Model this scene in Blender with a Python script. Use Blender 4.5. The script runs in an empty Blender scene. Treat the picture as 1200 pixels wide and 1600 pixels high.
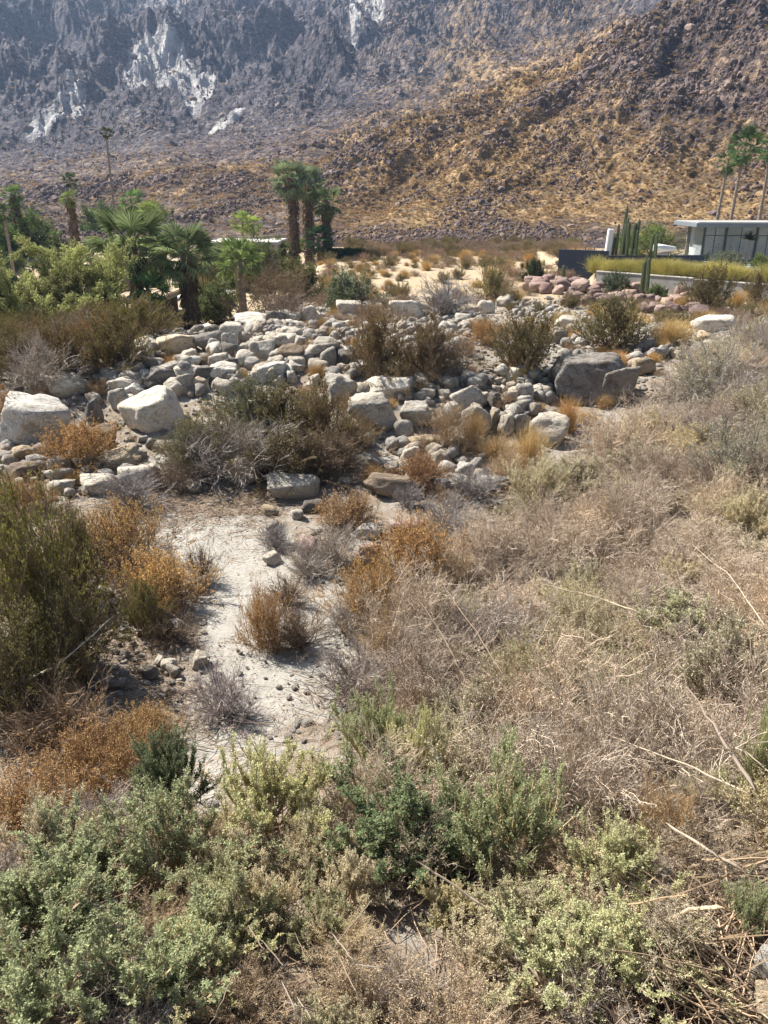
import bpy, bmesh, math, random
import numpy as np
from mathutils import Vector, Matrix, Euler
R = math.radians
rng = np.random.default_rng(7)
random.seed(7)
S = bpy.context.scene
C = S.collection

# ------------------------------------------------------------ camera, sky, sun, exposure
CAM_H = 5.5; PITCH = R(22.0); F = 1203.0
cam = bpy.data.objects.new('camera', bpy.data.cameras.new('camera')); C.objects.link(cam)
cam.location = (0, 0, CAM_H); cam.rotation_euler = (math.pi/2 - PITCH, 0, 0)
cam.data.sensor_fit = 'HORIZONTAL'; cam.data.sensor_width = 36.0; cam.data.lens = 36.0*F/1200.0
cam.data.clip_start = 0.1; cam.data.clip_end = 6000
S.camera = cam
W = bpy.data.worlds.new('World'); S.world = W; W.use_nodes = True
wn = W.node_tree
bg = wn.nodes['Background']
sky = wn.nodes.new('ShaderNodeTexSky'); sky.sky_type = 'NISHITA'; sky.sun_disc = False
SUN = Vector((-0.72, 0.50, 0.98)).normalized()
sky.sun_elevation = math.asin(SUN.z); sky.sun_rotation = math.atan2(SUN.x, SUN.y)
sky.dust_density = 1.0; sky.ozone_density = 1.5
wn.links.new(sky.outputs[0], bg.inputs[0]); bg.inputs[1].default_value = 0.05
sl = bpy.data.lights.new('sun', 'SUN'); sl.energy = 5.0; sl.angle = R(0.5); sl.color = (1.0, 0.955, 0.88)
so = bpy.data.objects.new('sun', sl); C.objects.link(so)
so.rotation_euler = (-SUN).to_track_quat('-Z', 'Y').to_euler(); so.location = (0, 0, 60)
S.view_settings.view_transform = 'Standard'; S.view_settings.look = 'None'
S.view_settings.exposure = 1.35; S.view_settings.gamma = 1.0
S.view_settings.use_curve_mapping = False

# ------------------------------------------------------------ numpy noise
def _h(ix, iy, iz):
    n = (ix*374761393 + iy*668265263 + iz*2147483647 % 4294967296 + iz*1274126177) & 0xffffffff
    n = ((n ^ (n >> 13)) * 1274126177) & 0xffffffff
    n = (n ^ (n >> 16))
    return (n & 0xffff)/32767.5 - 1.0
def noise3(p):
    f = np.floor(p); i = f.astype(np.int64); u = p - f; u = u*u*(3-2*u)
    out = 0
    for a in (0, 1):
        wx = u[:, 0] if a else 1-u[:, 0]
        for b in (0, 1):
            wy = u[:, 1] if b else 1-u[:, 1]
            for c in (0, 1):
                wz = u[:, 2] if c else 1-u[:, 2]
                out = out + wx*wy*wz*_h(i[:, 0]+a, i[:, 1]+b, i[:, 2]+c)
    return out
def fbm(p, octv=5, gain=0.5, lac=2.03, ridged=False):
    s = 0; a = 1.0; tot = 0; q = np.array(p, float)
    for o in range(octv):
        n = noise3(q + o*17.3)
        if ridged: n = 1 - 2*np.abs(n)*1.4
        s = s + a*n; tot += a; a *= gain; q = q*lac
    return s/tot
def sstep(a, b, x):
    t = np.clip((x-a)/(b-a), 0, 1); return t*t*(3-2*t)

# ------------------------------------------------------------ pixel <-> place
cp, sp_ = math.cos(PITCH), math.sin(PITCH)
def ray(x, y):
    cx = (x-600)/F; cy = (800-y)/F
    return np.array([cx, cp + cy*sp_, -sp_ + cy*cp])
def project(X, Y, Z):
    dz = Z-CAM_H
    zc = Y*cp - dz*sp_; yc = Y*sp_ + dz*cp
    zc = np.where(zc < 0.1, 0.1, zc)
    return 600+F*X/zc, 800-F*yc/zc
def ground_h(X, Y):
    X = np.asarray(X, float); Y = np.asarray(Y, float)
    z = np.zeros(np.broadcast(X, Y).shape)
    q = np.stack([X+0*Y, Y+0*X, 0*X+0*Y], -1).reshape(-1, 3)
    n1 = fbm(q*0.16+5, 3).reshape(z.shape); n2 = fbm(q*0.9+9, 3).reshape(z.shape)
    fade = 1 - sstep(80, 104, np.hypot(X, Y))
    z = z + (0.28*n1*sstep(8, 20, Y) + 0.05*n2)*fade
    # boulder bank across the wash
    z = z + 1.65*np.exp(-((Y-24-0.10*X)/6.0)**2)*sstep(-16, -7, X)*(1-sstep(7, 12, X))
    # right hand bank under the brush
    line = 0.30*(Y-6.0)*0.9 + 0.9
    z = z + 1.5*sstep(0.0, 7.0, X-line)*(1-sstep(26, 40, Y))
    # bank below the camera
    z = z + 0.9*(1-sstep(3.0, 7.5, Y))
    # sunken plots on the left
    z = z - 1.6*sstep(-5.0, -9.5, X)*sstep(33, 40, Y)*(1-sstep(84, 100, np.hypot(X, Y)))
    # garden terrace on the right
    wl = 56.6 - (X-15.8)*0.97 + 0.0*Y
    z = z + 0.75*sstep(15.0, 15.6, X)*sstep(wl-0.1, wl+0.8, Y)*(1-sstep(84, 100, np.hypot(X, Y)))
    z = z - 0.25*sstep(11, 15, X)*sstep(40, 50, Y)*(1-sstep(wl-0.1, wl+0.8, Y))
    return z
def hit(x, y, dz=0.0):
    d = ray(x, y); t = -(CAM_H-dz)/d[2] if d[2] < -0.01 else 110.0
    for _ in range(25):
        p = d*t
        g = float(ground_h(p[0], p[1]))+dz
        tn = (g-CAM_H)/min(d[2], -0.01)
        t = 0.5*t+0.5*min(tn, 130.0)
    p = d*t
    return np.array([p[0], p[1], float(ground_h(p[0], p[1]))]), t
def inside(poly, x, y):
    c = np.zeros(np.shape(x), bool); n = len(poly)
    for i in range(n):
        x1, y1 = poly[i]; x2, y2 = poly[i-1]
        m = ((y1 > y) != (y2 > y)) & (x < (x2-x1)*(y-y1)/(y2-y1+1e-9)+x1)
        c ^= m
    return c

# ------------------------------------------------------------ object helpers
def mk_mesh(name, V, T, mats=(), v=None, smooth=False, matidx=None, extra=None):
    V = np.asarray(V, np.float32).reshape(-1, 3); T = np.asarray(T, np.int32)
    k = T.shape[1]
    me = bpy.data.meshes.new(name)
    me.vertices.add(len(V)); me.vertices.foreach_set('co', V.ravel())
    me.loops.add(T.size); me.loops.foreach_set('vertex_index', T.ravel())
    me.polygons.add(len(T)); me.polygons.foreach_set('loop_start', np.arange(0, T.size, k, dtype=np.int32))
    if matidx is not None: me.polygons.foreach_set('material_index', np.asarray(matidx, np.int32))
    me.polygons.foreach_set('use_smooth', np.full(len(T), smooth))
    for m in mats: me.materials.append(m)
    if v is not None:
        a = me.attributes.new('v', 'FLOAT', 'POINT'); a.data.foreach_set('value', np.asarray(v, np.float32))
    for kname, arr in (extra or {}).items():
        a = me.attributes.new(kname, 'FLOAT', 'POINT'); a.data.foreach_set('value', np.asarray(arr, np.float32))
    me.update(calc_edges=True)
    return me
def tag(o, label=None, cat=None, group=None, kind=None):
    if label: o['label'] = label
    if cat: o['category'] = cat
    if group: o['group'] = group
    if kind: o['kind'] = kind
    return o
def link(name, me, parent=None, loc=(0, 0, 0), rot=(0, 0, 0), scl=(1, 1, 1), col=None):
    o = bpy.data.objects.new(name, me); C.objects.link(o)
    o.location = loc; o.rotation_euler = rot; o.scale = scl
    if parent: o.parent = parent
    if col: o.color = (*col, 1)
    return o
def thing(name, label, cat, loc=(0, 0, 0), rz=0, group=None, scl=(1, 1, 1)):
    o = link(name, None, None, loc, (0, 0, rz), scl); o.empty_display_size = 0.2
    return tag(o, label, cat, group)

# ------------------------------------------------------------ materials
def new_mat(name):
    m = bpy.data.materials.new(name); m.use_nodes = True
    nt = m.node_tree; nt.nodes.clear()
    out = nt.nodes.new('ShaderNodeOutputMaterial')
    return m, nt, out
def N(nt, t, **kw):
    n = nt.nodes.new(t)
    for k, v in kw.items():
        if k in n.inputs: n.inputs[k].default_value = v
        else: setattr(n, k, v)
    return n
def mixc(nt, fac, a, b, mode='MIX'):
    n = nt.nodes.new('ShaderNodeMix'); n.data_type = 'RGBA'; n.blend_type = mode
    for s, val in ((n.inputs[0], fac), (n.inputs[6], a), (n.inputs[7], b)):
        if isinstance(val, (int, float)): s.default_value = val
        elif isinstance(val, tuple): s.default_value = (*val, 1) if len(val) == 3 else val
        else: nt.links.new(val, s)
    return n.outputs[2]
def ramp(nt, fac, stops):
    n = nt.nodes.new('ShaderNodeValToRGB'); e = n.color_ramp.elements
    while len(e) < len(stops): e.new(0.5)
    for i, (p, c) in enumerate(stops):
        e[i].position = p; e[i].color = (c, c, c, 1) if isinstance(c, (int, float)) else (*c, 1)
    nt.links.new(fac, n.inputs[0]); return n.outputs[0]
def noise_n(nt, vec, scale, detail=4, rough=0.55):
    n = nt.nodes.new('ShaderNodeTexNoise'); n.inputs['Scale'].default_value = scale
    n.inputs['Detail'].default_value = detail; n.inputs['Roughness'].default_value = rough
    nt.links.new(vec, n.inputs['Vector']); return n.outputs['Fac']
def mathn(nt, op, a, b=0.0):
    n = nt.nodes.new('ShaderNodeMath'); n.operation = op
    for s, val in ((n.inputs[0], a), (n.inputs[1], b)):
        if isinstance(val, (int, float)): s.default_value = val
        else: nt.links.new(val, s)
    return n.outputs[0]
def attr(nt, name):
    n = nt.nodes.new('ShaderNodeAttribute'); n.attribute_name = name; return n.outputs['Fac']
def diffuse(nt, out, col, rough=0.9, spec=0.2, bump=None, bstr=0.5, bdist=0.02):
    b = nt.nodes.new('ShaderNodeBsdfPrincipled'); b.inputs['Roughness'].default_value = rough
    b.inputs['Specular IOR Level'].default_value = spec
    if isinstance(col, tuple): b.inputs['Base Color'].default_value = (*col, 1)
    else: nt.links.new(col, b.inputs['Base Color'])
    if bump is not None:
        bn = nt.nodes.new('ShaderNodeBump'); bn.inputs['Strength'].default_value = bstr
        bn.inputs['Distance'].default_value = bdist
        nt.links.new(bump, bn.inputs['Height']); nt.links.new(bn.outputs[0], b.inputs['Normal'])
    nt.links.new(b.outputs[0], out.inputs[0]); return b
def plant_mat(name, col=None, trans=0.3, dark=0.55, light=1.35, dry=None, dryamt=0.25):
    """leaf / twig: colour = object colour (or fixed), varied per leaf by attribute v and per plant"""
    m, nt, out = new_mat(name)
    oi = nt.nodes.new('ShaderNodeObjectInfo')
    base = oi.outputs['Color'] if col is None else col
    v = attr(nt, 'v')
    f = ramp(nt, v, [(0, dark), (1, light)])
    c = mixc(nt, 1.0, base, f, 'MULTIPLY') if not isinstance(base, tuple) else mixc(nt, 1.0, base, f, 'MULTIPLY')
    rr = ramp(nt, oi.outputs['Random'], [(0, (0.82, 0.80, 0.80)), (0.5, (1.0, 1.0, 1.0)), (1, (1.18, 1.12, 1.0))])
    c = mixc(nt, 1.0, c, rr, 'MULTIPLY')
    if dry:
        sw = ramp(nt, v, [(0.0, dryamt*3 if dryamt*3 < 1 else 1.0), (dryamt, 1.0), (dryamt+0.01, 0.0)])
        c = mixc(nt, sw, c, dry)
    d = nt.nodes.new('ShaderNodeBsdfDiffuse'); nt.links.new(c, d.inputs[0])
    if trans > 0:
        t = nt.nodes.new('ShaderNodeBsdfTranslucent'); nt.links.new(c, t.inputs[0])
        ms = nt.nodes.new('ShaderNodeMixShader'); ms.inputs[0].default_value = trans
        nt.links.new(d.outputs[0], ms.inputs[1]); nt.links.new(t.outputs[0], ms.inputs[2])
        nt.links.new(ms.outputs[0], out.inputs[0])
    else: nt.links.new(d.outputs[0], out.inputs[0])
    return m
def simple_mat(name, col, rough=0.8, spec=0.3, nscale=6.0, namt=0.25, bscale=30.0, bstr=0.15, metal=0):
    m, nt, out = new_mat(name)
    tc = nt.nodes.new('ShaderNodeTexCoord').outputs['Object']
    n = noise_n(nt, tc, nscale, 6, 0.6)
    f = ramp(nt, n, [(0.25, 1-namt), (0.75, 1+namt)])
    c = mixc(nt, 1.0, col, f, 'MULTIPLY')
    b = diffuse(nt, out, c, rough, spec, noise_n(nt, tc, bscale, 5), bstr, 0.02)
    b.inputs['Metallic'].default_value = metal
    return m

def rock_mat(name, col=None, scale=1.0, strata=True):
    m, nt, out = new_mat(name)
    tcn = nt.nodes.new('ShaderNodeTexCoord'); oi = nt.nodes.new('ShaderNodeObjectInfo')
    mp = nt.nodes.new('ShaderNodeVectorMath'); mp.operation = 'MULTIPLY_ADD'
    cb = nt.nodes.new('ShaderNodeCombineXYZ')
    for i in range(3): nt.links.new(oi.outputs['Random'], cb.inputs[i])
    nt.links.new(cb.outputs[0], mp.inputs[0]); mp.inputs[1].default_value = (91, 57, 73)
    nt.links.new(tcn.outputs['Object'], mp.inputs[2]); vec = mp.outputs[0]
    base = oi.outputs['Color'] if col is None else col
    big = noise_n(nt, vec, 1.1*scale, 6, 0.65)
    c = mixc(nt, 1.0, base, ramp(nt, big, [(0.30, (0.68, 0.64, 0.60)), (0.46, (0.97, 0.97, 0.96)), (0.72, (1.14, 1.14, 1.13))]), 'MULTIPLY')
    stain = noise_n(nt, vec, 2.6*scale, 8, 0.7)
    c = mixc(nt, ramp(nt, stain, [(0.52, 0.0), (0.66, 0.8)]), c, mixc(nt, 1.0, base, (0.42, 0.36, 0.32), 'MULTIPLY'))
    rust = noise_n(nt, vec, 1.7*scale, 4, 0.6)
    c = mixc(nt, ramp(nt, rust, [(0.58, 0.0), (0.75, 0.35)]), c, mixc(nt, 1.0, base, (1.1, 0.86, 0.62), 'MULTIPLY'))
    vo = nt.nodes.new('ShaderNodeTexVoronoi'); vo.inputs['Scale'].default_value = 42*scale
    nt.links.new(vec, vo.inputs['Vector'])
    sp = nt.nodes.new('ShaderNodeSeparateColor'); nt.links.new(vo.outputs['Color'], sp.inputs[0])
    c = mixc(nt, 1.0, c, ramp(nt, sp.outputs[0], [(0.0, 0.55), (0.22, 0.95), (0.8, 1.05), (1.0, 1.22)]), 'MULTIPLY')
    vc = nt.nodes.new('ShaderNodeTexVoronoi'); vc.feature = 'DISTANCE_TO_EDGE'; vc.inputs['Scale'].default_value = 1.0*scale
    wv = nt.nodes.new('ShaderNodeVectorMath'); wv.operation = 'ADD'
    nz = nt.nodes.new('ShaderNodeTexNoise'); nz.inputs['Scale'].default_value = 2.2; nz.inputs['Detail'].default_value = 4
    nt.links.new(vec, nz.inputs['Vector']); nt.links.new(vec, wv.inputs[0]); nt.links.new(nz.outputs['Color'], wv.inputs[1])
    nt.links.new(wv.outputs[0], vc.inputs['Vector'])
    crack = ramp(nt, vc.outputs['Distance'], [(0.0, 0.0), (0.022, 1.0)])
    crack = mathn(nt, 'MAXIMUM', crack, ramp(nt, noise_n(nt, vec, 0.9*scale, 3, 0.5), [(0.46, 1.0), (0.58, 0.0)]))
    h = mathn(nt, 'ADD', mathn(nt, 'MULTIPLY', noise_n(nt, vec, 7*scale, 10, 0.72), 1.0), mathn(nt, 'MULTIPLY', crack, 0.22))
    h = mathn(nt, 'ADD', h, mathn(nt, 'MULTIPLY', noise_n(nt, vec, 1.8*scale, 4, 0.5), 1.3))
    c = mixc(nt, mathn(nt, 'SUBTRACT', 1.0, crack), c, mixc(nt, 1.0, base, (0.55, 0.5, 0.45), 'MULTIPLY'))
    diffuse(nt, out, c, 0.92, 0.12, h, 0.85, 0.09)
    return m

M_ROCK = rock_mat('granite')
M_SCREE = rock_mat('scree_rock', (0.20, 0.150, 0.136), 0.8)
M_SCREE2 = rock_mat('scree_rock_brown', (0.27, 0.20, 0.165), 0.8)
M_SCREE3 = rock_mat('scree_rock_violet', (0.14, 0.108, 0.105), 0.8)
M_PEB = rock_mat('pebble_rock', (0.42, 0.385, 0.34), 1.0)
M_LEAF = plant_mat('leaf', None, 0.30, dark=0.42, light=1.5, dry=(0.33, 0.26, 0.15), dryamt=0.12)
M_BIT = plant_mat('seed_bits', None, 0.25)
M_TWIG = plant_mat('twig', None, 0.0, dark=0.5, light=1.5)
M_FROND = plant_mat('palm_frond', None, 0.28, 0.7, 1.3)

# ------------------------------------------------------------ ground sheet
def polar_sheet(azs, rs, fz):
    A, RR = np.meshgrid(azs, rs, indexing='ij'); X = RR*np.sin(A); Y = RR*np.cos(A)
    Z = fz(X, Y)
    return X, Y, Z
def grid_faces(n, m, wrap=False):
    i = np.arange(n if wrap else n-1)[:, None]; j = np.arange(m-1)[None, :]
    a = (i*m+j); b = (((i+1) % n)*m+j)
    return np.stack([a, a+1, b+1, b], -1).reshape(-1, 4)
azs = np.concatenate([np.linspace(R(-34), R(34), 430), np.linspace(R(34), R(326), 90)[1:-1]])
rs = np.concatenate([[0.02], np.geomspace(0.8, 105.0, 400)])
X, Y, Z = polar_sheet(azs, rs, ground_h)
qq = np.stack([X, Y, 0*X], -1).reshape(-1, 3)
Z = Z + (0.035*fbm(qq*2.3, 4).reshape(X.shape) + 0.012*fbm(qq*9, 3).reshape(X.shape))*(1-sstep(60, 100, np.hypot(X, Y)))
m, nt, out = new_mat('wash_ground')
g = nt.nodes.new('ShaderNodeNewGeometry').outputs['Position']
n1 = noise_n(nt, g, 0.35, 8, 0.65); n2 = noise_n(nt, g, 2.2, 8, 0.7); n3 = noise_n(nt, g, 26.0, 6, 0.75)
c = ramp(nt, n2, [(0.3, (0.28, 0.255, 0.215)), (0.5, (0.385, 0.36, 0.315)), (0.7, (0.46, 0.44, 0.39))])
lit = attr(nt, 'litter')
litf = mathn(nt, 'ADD', lit, mathn(nt, 'MULTIPLY', mathn(nt, 'SUBTRACT', n2, 0.5), 2.2))
litf = mathn(nt, 'ADD', litf, mathn(nt, 'MULTIPLY', mathn(nt, 'SUBTRACT', n1, 0.5), 1.2))
c = mixc(nt, ramp(nt, litf, [(0.34, 0.0), (0.66, 0.85)]), c, ramp(nt, n3, [(0.3, (0.13, 0.095, 0.065)), (0.7, (0.33, 0.255, 0.185))]))
c = mixc(nt, ramp(nt, n3, [(0.60, 0.0), (0.70, 0.45)]), c, (0.20, 0.155, 0.11))
c = mixc(nt, mathn(nt, 'MULTIPLY', attr(nt, 'warm'), ramp(nt, n1, [(0.3, 0.4), (0.7, 1.0)])), c, (0.47, 0.35, 0.21))
vo = nt.nodes.new('ShaderNodeTexVoronoi'); vo.inputs['Scale'].default_value = 22; nt.links.new(g, vo.inputs['Vector'])
hh = mathn(nt, 'ADD', mathn(nt, 'MULTIPLY', noise_n(nt, g, 14, 8, 0.7), 1.5), mathn(nt, 'MULTIPLY', noise_n(nt, g, 60, 4, 0.7), 0.5))
diffuse(nt, out, c, 0.95, 0.1, hh, 0.8, 0.035)
M_GROUND = m
PX, PY = project(X, Y, Z)
# litter: everything but the open sand patches seen along the wash
SAND = [[(245, 800), (400, 800), (420, 850), (470, 905), (540, 925), (600, 985), (650, 1020), (600, 1080), (470, 1120), (400, 1180),
         (350, 1260), (290, 1260), (280, 1180), (310, 1080), (330, 1040), (310, 930), (240, 860), (130, 900), (140, 880), (235, 850)],
        [(610, 425), (760, 420), (800, 440), (700, 470), (620, 462)]]
lm = np.ones(X.shape)
for pl in SAND:
    lm[inside(pl, PX, PY)] = 0.0
k = np.hanning(31); k /= k.sum()
for ax in (0, 1):
    lm = np.apply_along_axis(lambda r_: np.convolve(np.pad(r_, 15, mode='edge'), k, 'valid'), ax, lm)
lit = 0.20+0.50*lm*(1-0.35*sstep(10, 16, Y))
lit = np.where(PX > 640, np.maximum(lit, 0.62), lit)
ll = inside([(230, 765), (430, 765), (440, 800), (330, 808), (240, 800)], PX, PY)
lit[ll] = 0.85
warm = sstep(34, 60, Y)*0.9
me = mk_mesh('ground', np.stack([X, Y, Z], -1), grid_faces(len(azs), len(rs), True), [M_GROUND], smooth=True,
             extra={'litter': lit.ravel(), 'warm': warm.ravel()})
tag(link('ground', me), kind='structure')

# ------------------------------------------------------------ mountain (radial profile: column -> (distance, image row) of its landforms)
prof = {
 -900: [(160, 352), (230, 330), (300, 305), (340, 303), (450, 250), (900, 0), (1250, -230)],
 0:    [(150, 362), (220, 335), (300, 300), (330, 300), (450, 235), (850, 0), (1250, -240)],
 130:  [(150, 358), (205, 330), (260, 292), (310, 292), (440, 232), (850, 0), (1250, -240)],
 230:  [(145, 355), (180, 320), (225, 270), (290, 277), (430, 225), (850, 0), (1250, -240)],
 360:  [(135, 352), (165, 312), (205, 264), (270, 276), (420, 218), (840, 0), (1250, -240)],
 450:  [(128, 350), (160, 305), (198, 255), (260, 262), (400, 212), (820, 0), (1250, -240)],
 560:  [(125, 345), (158, 290), (200, 226), (262, 236), (400, 190), (800, 0), (1250, -240)],
 700:  [(124, 338), (158, 272), (210, 200), (272, 214), (400, 165), (780, 0), (1250, -240)],
 850:  [(124, 332), (160, 240), (222, 128), (285, 150), (400, 110), (720, 0), (1250, -240)],
 1000: [(124, 330), (160, 215), (245, 50), (305, 70), (420, 45), (700, -30), (1250, -250)],
 1200: [(124, 325), (162, 185), (275, -60), (335, -45), (450, -80), (750, -150), (1250, -280)],
 2100: [(124, 320), (165, 170), (300, -120), (360, -110), (470, -140), (780, -200), (1250, -300)],
}
def row_to(x, row, D):
    d = ray(x, row); h = math.hypot(d[0], d[1]); return math.atan2(d[0], d[1]), CAM_H + D*d[2]/h
cols = sorted(prof)
maz = np.concatenate([np.linspace(R(-58), R(-28), 50)[:-1], np.linspace(R(-28), R(28), 720), np.linspace(R(28), R(58), 50)[1:]])
Dk = [np.full(len(maz), 104.9)]; Zk = [np.full(len(maz), 0.0)]
ker = np.hanning(61); ker /= ker.sum()
for kk in range(7):
    a_, d_, z_ = [], [], []
    for cx in cols:
        D, row = prof[cx][kk]; a, z = row_to(cx, row, D); a_.append(a); d_.append(D); z_.append(z)
    d2 = np.interp(maz, a_, d_); z2 = np.interp(maz, a_, z_)
    d2 = np.convolve(np.pad(d2, 30, mode='edge'), ker, 'valid'); z2 = np.convolve(np.pad(z2, 30, mode='edge'), ker, 'valid')
    Dk.append(d2); Zk.append(z2)
Dk = np.array(Dk); Zk = np.array(Zk)
cnt = [46, 90, 120, 16, 60, 150, 30]
sv = np.concatenate([np.linspace(i, i+1, n, endpoint=False) for i, n in enumerate(cnt)]+[[7.0]])
si = np.minimum(sv.astype(int), 6); sf = sv-si
MD = Dk[si, :]*(1-sf)[:, None] + Dk[si+1, :]*sf[:, None]
MZ = Zk[si, :]*(1-sf)[:, None] + Zk[si+1, :]*sf[:, None]
k = np.hanning(15); k /= k.sum()
MZs = np.apply_along_axis(lambda r_: np.convolve(np.pad(r_, 7, mode='edge'), k, 'valid'), 0, MZ)
MZ = MZs*sstep(0, .3, sv)[:, None] + MZ*(1-sstep(0, .3, sv))[:, None]
MD = MD.T; MZ = MZ.T                                   # az major
MX = MD*np.sin(maz)[:, None]; MY = MD*np.cos(maz)[:, None]
q = np.stack([MX, MY, MZ*0.7], -1).reshape(-1, 3); sh = MX.shape
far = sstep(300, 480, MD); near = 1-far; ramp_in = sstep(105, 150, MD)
warpq = q + 14*np.stack([fbm(q*0.012+3, 3), fbm(q*0.012+30, 3), 0*q[:, 0]], -1)
rg1 = fbm(warpq*0.0125, 5, 0.55, ridged=True).reshape(sh)
rg2 = fbm(q*0.045+7, 5, 0.6, ridged=True).reshape(sh)
fb = fbm(q*0.22+1, 4, 0.6).reshape(sh)
fb2 = fbm(q*0.75+4, 3, 0.65).reshape(sh)
gul = fbm(np.stack([(MX-0.55*MY)*0.05, (MX*0.55+MY)*0.012, 0*MX], -1).reshape(-1, 3), 4, 0.55, ridged=True).reshape(sh)
mpx, mpy = project(MX, MY, MZ)
def blob(cx, cy, rx, ry, ang=0.0):
    dx = mpx-cx; dy = mpy-cy; c_, s_ = math.cos(R(ang)), math.sin(R(ang))
    u = (dx*c_+dy*s_)/(rx*1.3); w = (-dx*s_+dy*c_)/(ry*1.3)
    return np.exp(-(u*u+w*w)**1.5)
slab = 0*MX
for b in ((232, 125, 36, 22, -20), (270, 130, 34, 26, 10), (312, 158, 22, 28, 30), (355, 205, 30, 6, -28), (80, 198, 40, 9, -28), (125, 165, 12, 30, 10), (265, 8, 40, 12, -15), 
          (585, 15, 20, 40, 0), (555, 40, 8, 30, 0), (620, 10, 50, 20, 0)):
    slab = np.maximum(slab, blob(*b))
slab *= sstep(250, 330, MD)
crag = slab.copy()
for b in ((70, 60, 60, 60, 0), (130, 140, 60, 60, 0), (260, 150, 110, 70, 0), (500, 150, 60, 60, 0), (730, 100, 60, 60, 0), (585, 60, 50, 60, 0), (880, 50, 60, 40, 0), (300, 20, 140, 40, 0)):
    crag = np.maximum(crag, 0.8*blob(*b))
crag *= sstep(280, 360, MD)
rg3 = fbm(warpq*0.020+3, 6, 0.55, ridged=True).reshape(sh)
fb3 = fbm(q*0.09+21, 4, 0.6).reshape(sh)
diag = fbm(np.stack([(MX+0.9*MY*0.5)*0.022, (MX*0.6-MY)*0.005, 0*MX], -1).reshape(-1, 3)+8, 5, 0.6, ridged=True).reshape(sh)
MZ2 = MZ + ramp_in*(near*(0.45+0.55*sstep(430, 640, mpx))*(3.6*(rg2+0.1)*(0.3+0.7*sstep(120, 230, MD)) + 4.2*gul*(.4+.6*sstep(115, 180, MD)) + 1.3*fb + 0.75*fb2)
                   + far*(22*rg1*sstep(350, 650, MD) + (2+6*crag)*rg3 + 17*diag*sstep(380, 560, MD) + (3+4*crag)*fb3*(1-.6*slab) + (1.0+0.9*crag)*fb + 0.5*fb2))
och = np.clip(0.50*near*sstep(105, 125, MD) + 0.55*blob(900, 190, 150, 160) + 0.45*blob(780, 230, 160, 70, -35) + 0.3*blob(620, 120, 60, 60) + 0.4*blob(720, 90, 40, 60)+0.5*blob(1120, 290, 90, 50)
              + 0.4*blob(650, 300, 150, 90), 0, 1)*(1-0.6*blob(1100, 90, 130, 120)) * (0.62+0.38*sstep(430, 560, mpx)+0.35*(1-sstep(0, 60, abs(mpy-280)))*(1-sstep(430, 500, mpx)))
m, nt, out = new_mat('mountain_rubble')
g = nt.nodes.new('ShaderNodeNewGeometry').outputs['Position']
nA = noise_n(nt, g, 0.035, 8, 0.7); nB = noise_n(nt, g, 0.28, 8, 0.72); nC = noise_n(nt, g, 1.6, 6, 0.7)
rock = ramp(nt, nB, [(0.36, (0.05, 0.040, 0.041)), (0.5, (0.135, 0.102, 0.098)), (0.64, (0.28, 0.22, 0.20))])
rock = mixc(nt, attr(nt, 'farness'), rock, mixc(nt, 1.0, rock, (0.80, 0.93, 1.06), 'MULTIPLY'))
soil = ramp(nt, nC, [(0.3, (0.17, 0.12, 0.085)), (0.7, (0.40, 0.29, 0.19))])
f = mathn(nt, 'ADD', mathn(nt, 'MULTIPLY', attr(nt, 'ochre'), 0.62), mathn(nt, 'MULTIPLY', mathn(nt, 'SUBTRACT', nB, 0.5), 1.6))
f = mathn(nt, 'ADD', f, mathn(nt, 'MULTIPLY', mathn(nt, 'SUBTRACT', nA, 0.5), 1.3))
c = mixc(nt, ramp(nt, f, [(0.15, 0.0), (0.50, 1.0)]), rock, soil)
c = mixc(nt, ramp(nt, mathn(nt, 'ADD', f, mathn(nt, 'MULTIPLY', mathn(nt, 'SUBTRACT', nC, 0.5), 1.0)), [(0.45, 0.0), (0.62, 0.8)]), c, (0.45, 0.30, 0.145))
voc = nt.nodes.new('ShaderNodeTexVoronoi'); voc.inputs['Scale'].default_value = 0.55; nt.links.new(g, voc.inputs['Vector'])
sc = nt.nodes.new('ShaderNodeSeparateColor'); nt.links.new(voc.outputs['Color'], sc.inputs[0])
c = mixc(nt, 1.0, c, ramp(nt, sc.outputs[0], [(0, 0.55), (0.3, 0.9), (0.8, 1.1), (1, 1.5)]), 'MULTIPLY')
sf_ = mathn(nt, 'ADD', attr(nt, 'slab'), mathn(nt, 'MULTIPLY', mathn(nt, 'SUBTRACT', noise_n(nt, g, 0.05, 8, 0.7), 0.5), 0.75))
mps = nt.nodes.new('ShaderNodeMapping'); mps.inputs['Scale'].default_value = (0.16, 0.07, 0.07); mps.inputs['Rotation'].default_value = (0.25, 0.35, 0)
nt.links.new(g, mps.inputs[0]); strk = noise_n(nt, mps.outputs[0], 1.0, 8, 0.75)
slc = ramp(nt, strk, [(0.32, (0.09, 0.085, 0.09)), (0.43, (0.34, 0.32, 0.31)), (0.56, (0.60, 0.57, 0.53))])
c = mixc(nt, ramp(nt, sf_, [(0.46, 0.0), (0.54, 1.0)]), c, slc)
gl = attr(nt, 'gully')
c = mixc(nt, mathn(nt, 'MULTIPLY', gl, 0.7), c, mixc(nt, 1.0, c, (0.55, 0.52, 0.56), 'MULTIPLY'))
hb = mathn(nt, 'ADD', mathn(nt, 'MULTIPLY', nB, 1.0), mathn(nt, 'MULTIPLY', voc.outputs['Distance'], -0.35))
hb = mathn(nt, 'ADD', hb, mathn(nt, 'MULTIPLY', nC, 0.35))
diffuse(nt, out, c, 0.95, 0.1, hb, 1.0, 2.4)
M_MT = m
fq = grid_faces(sh[0], sh[1])[:, ::-1]
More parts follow.
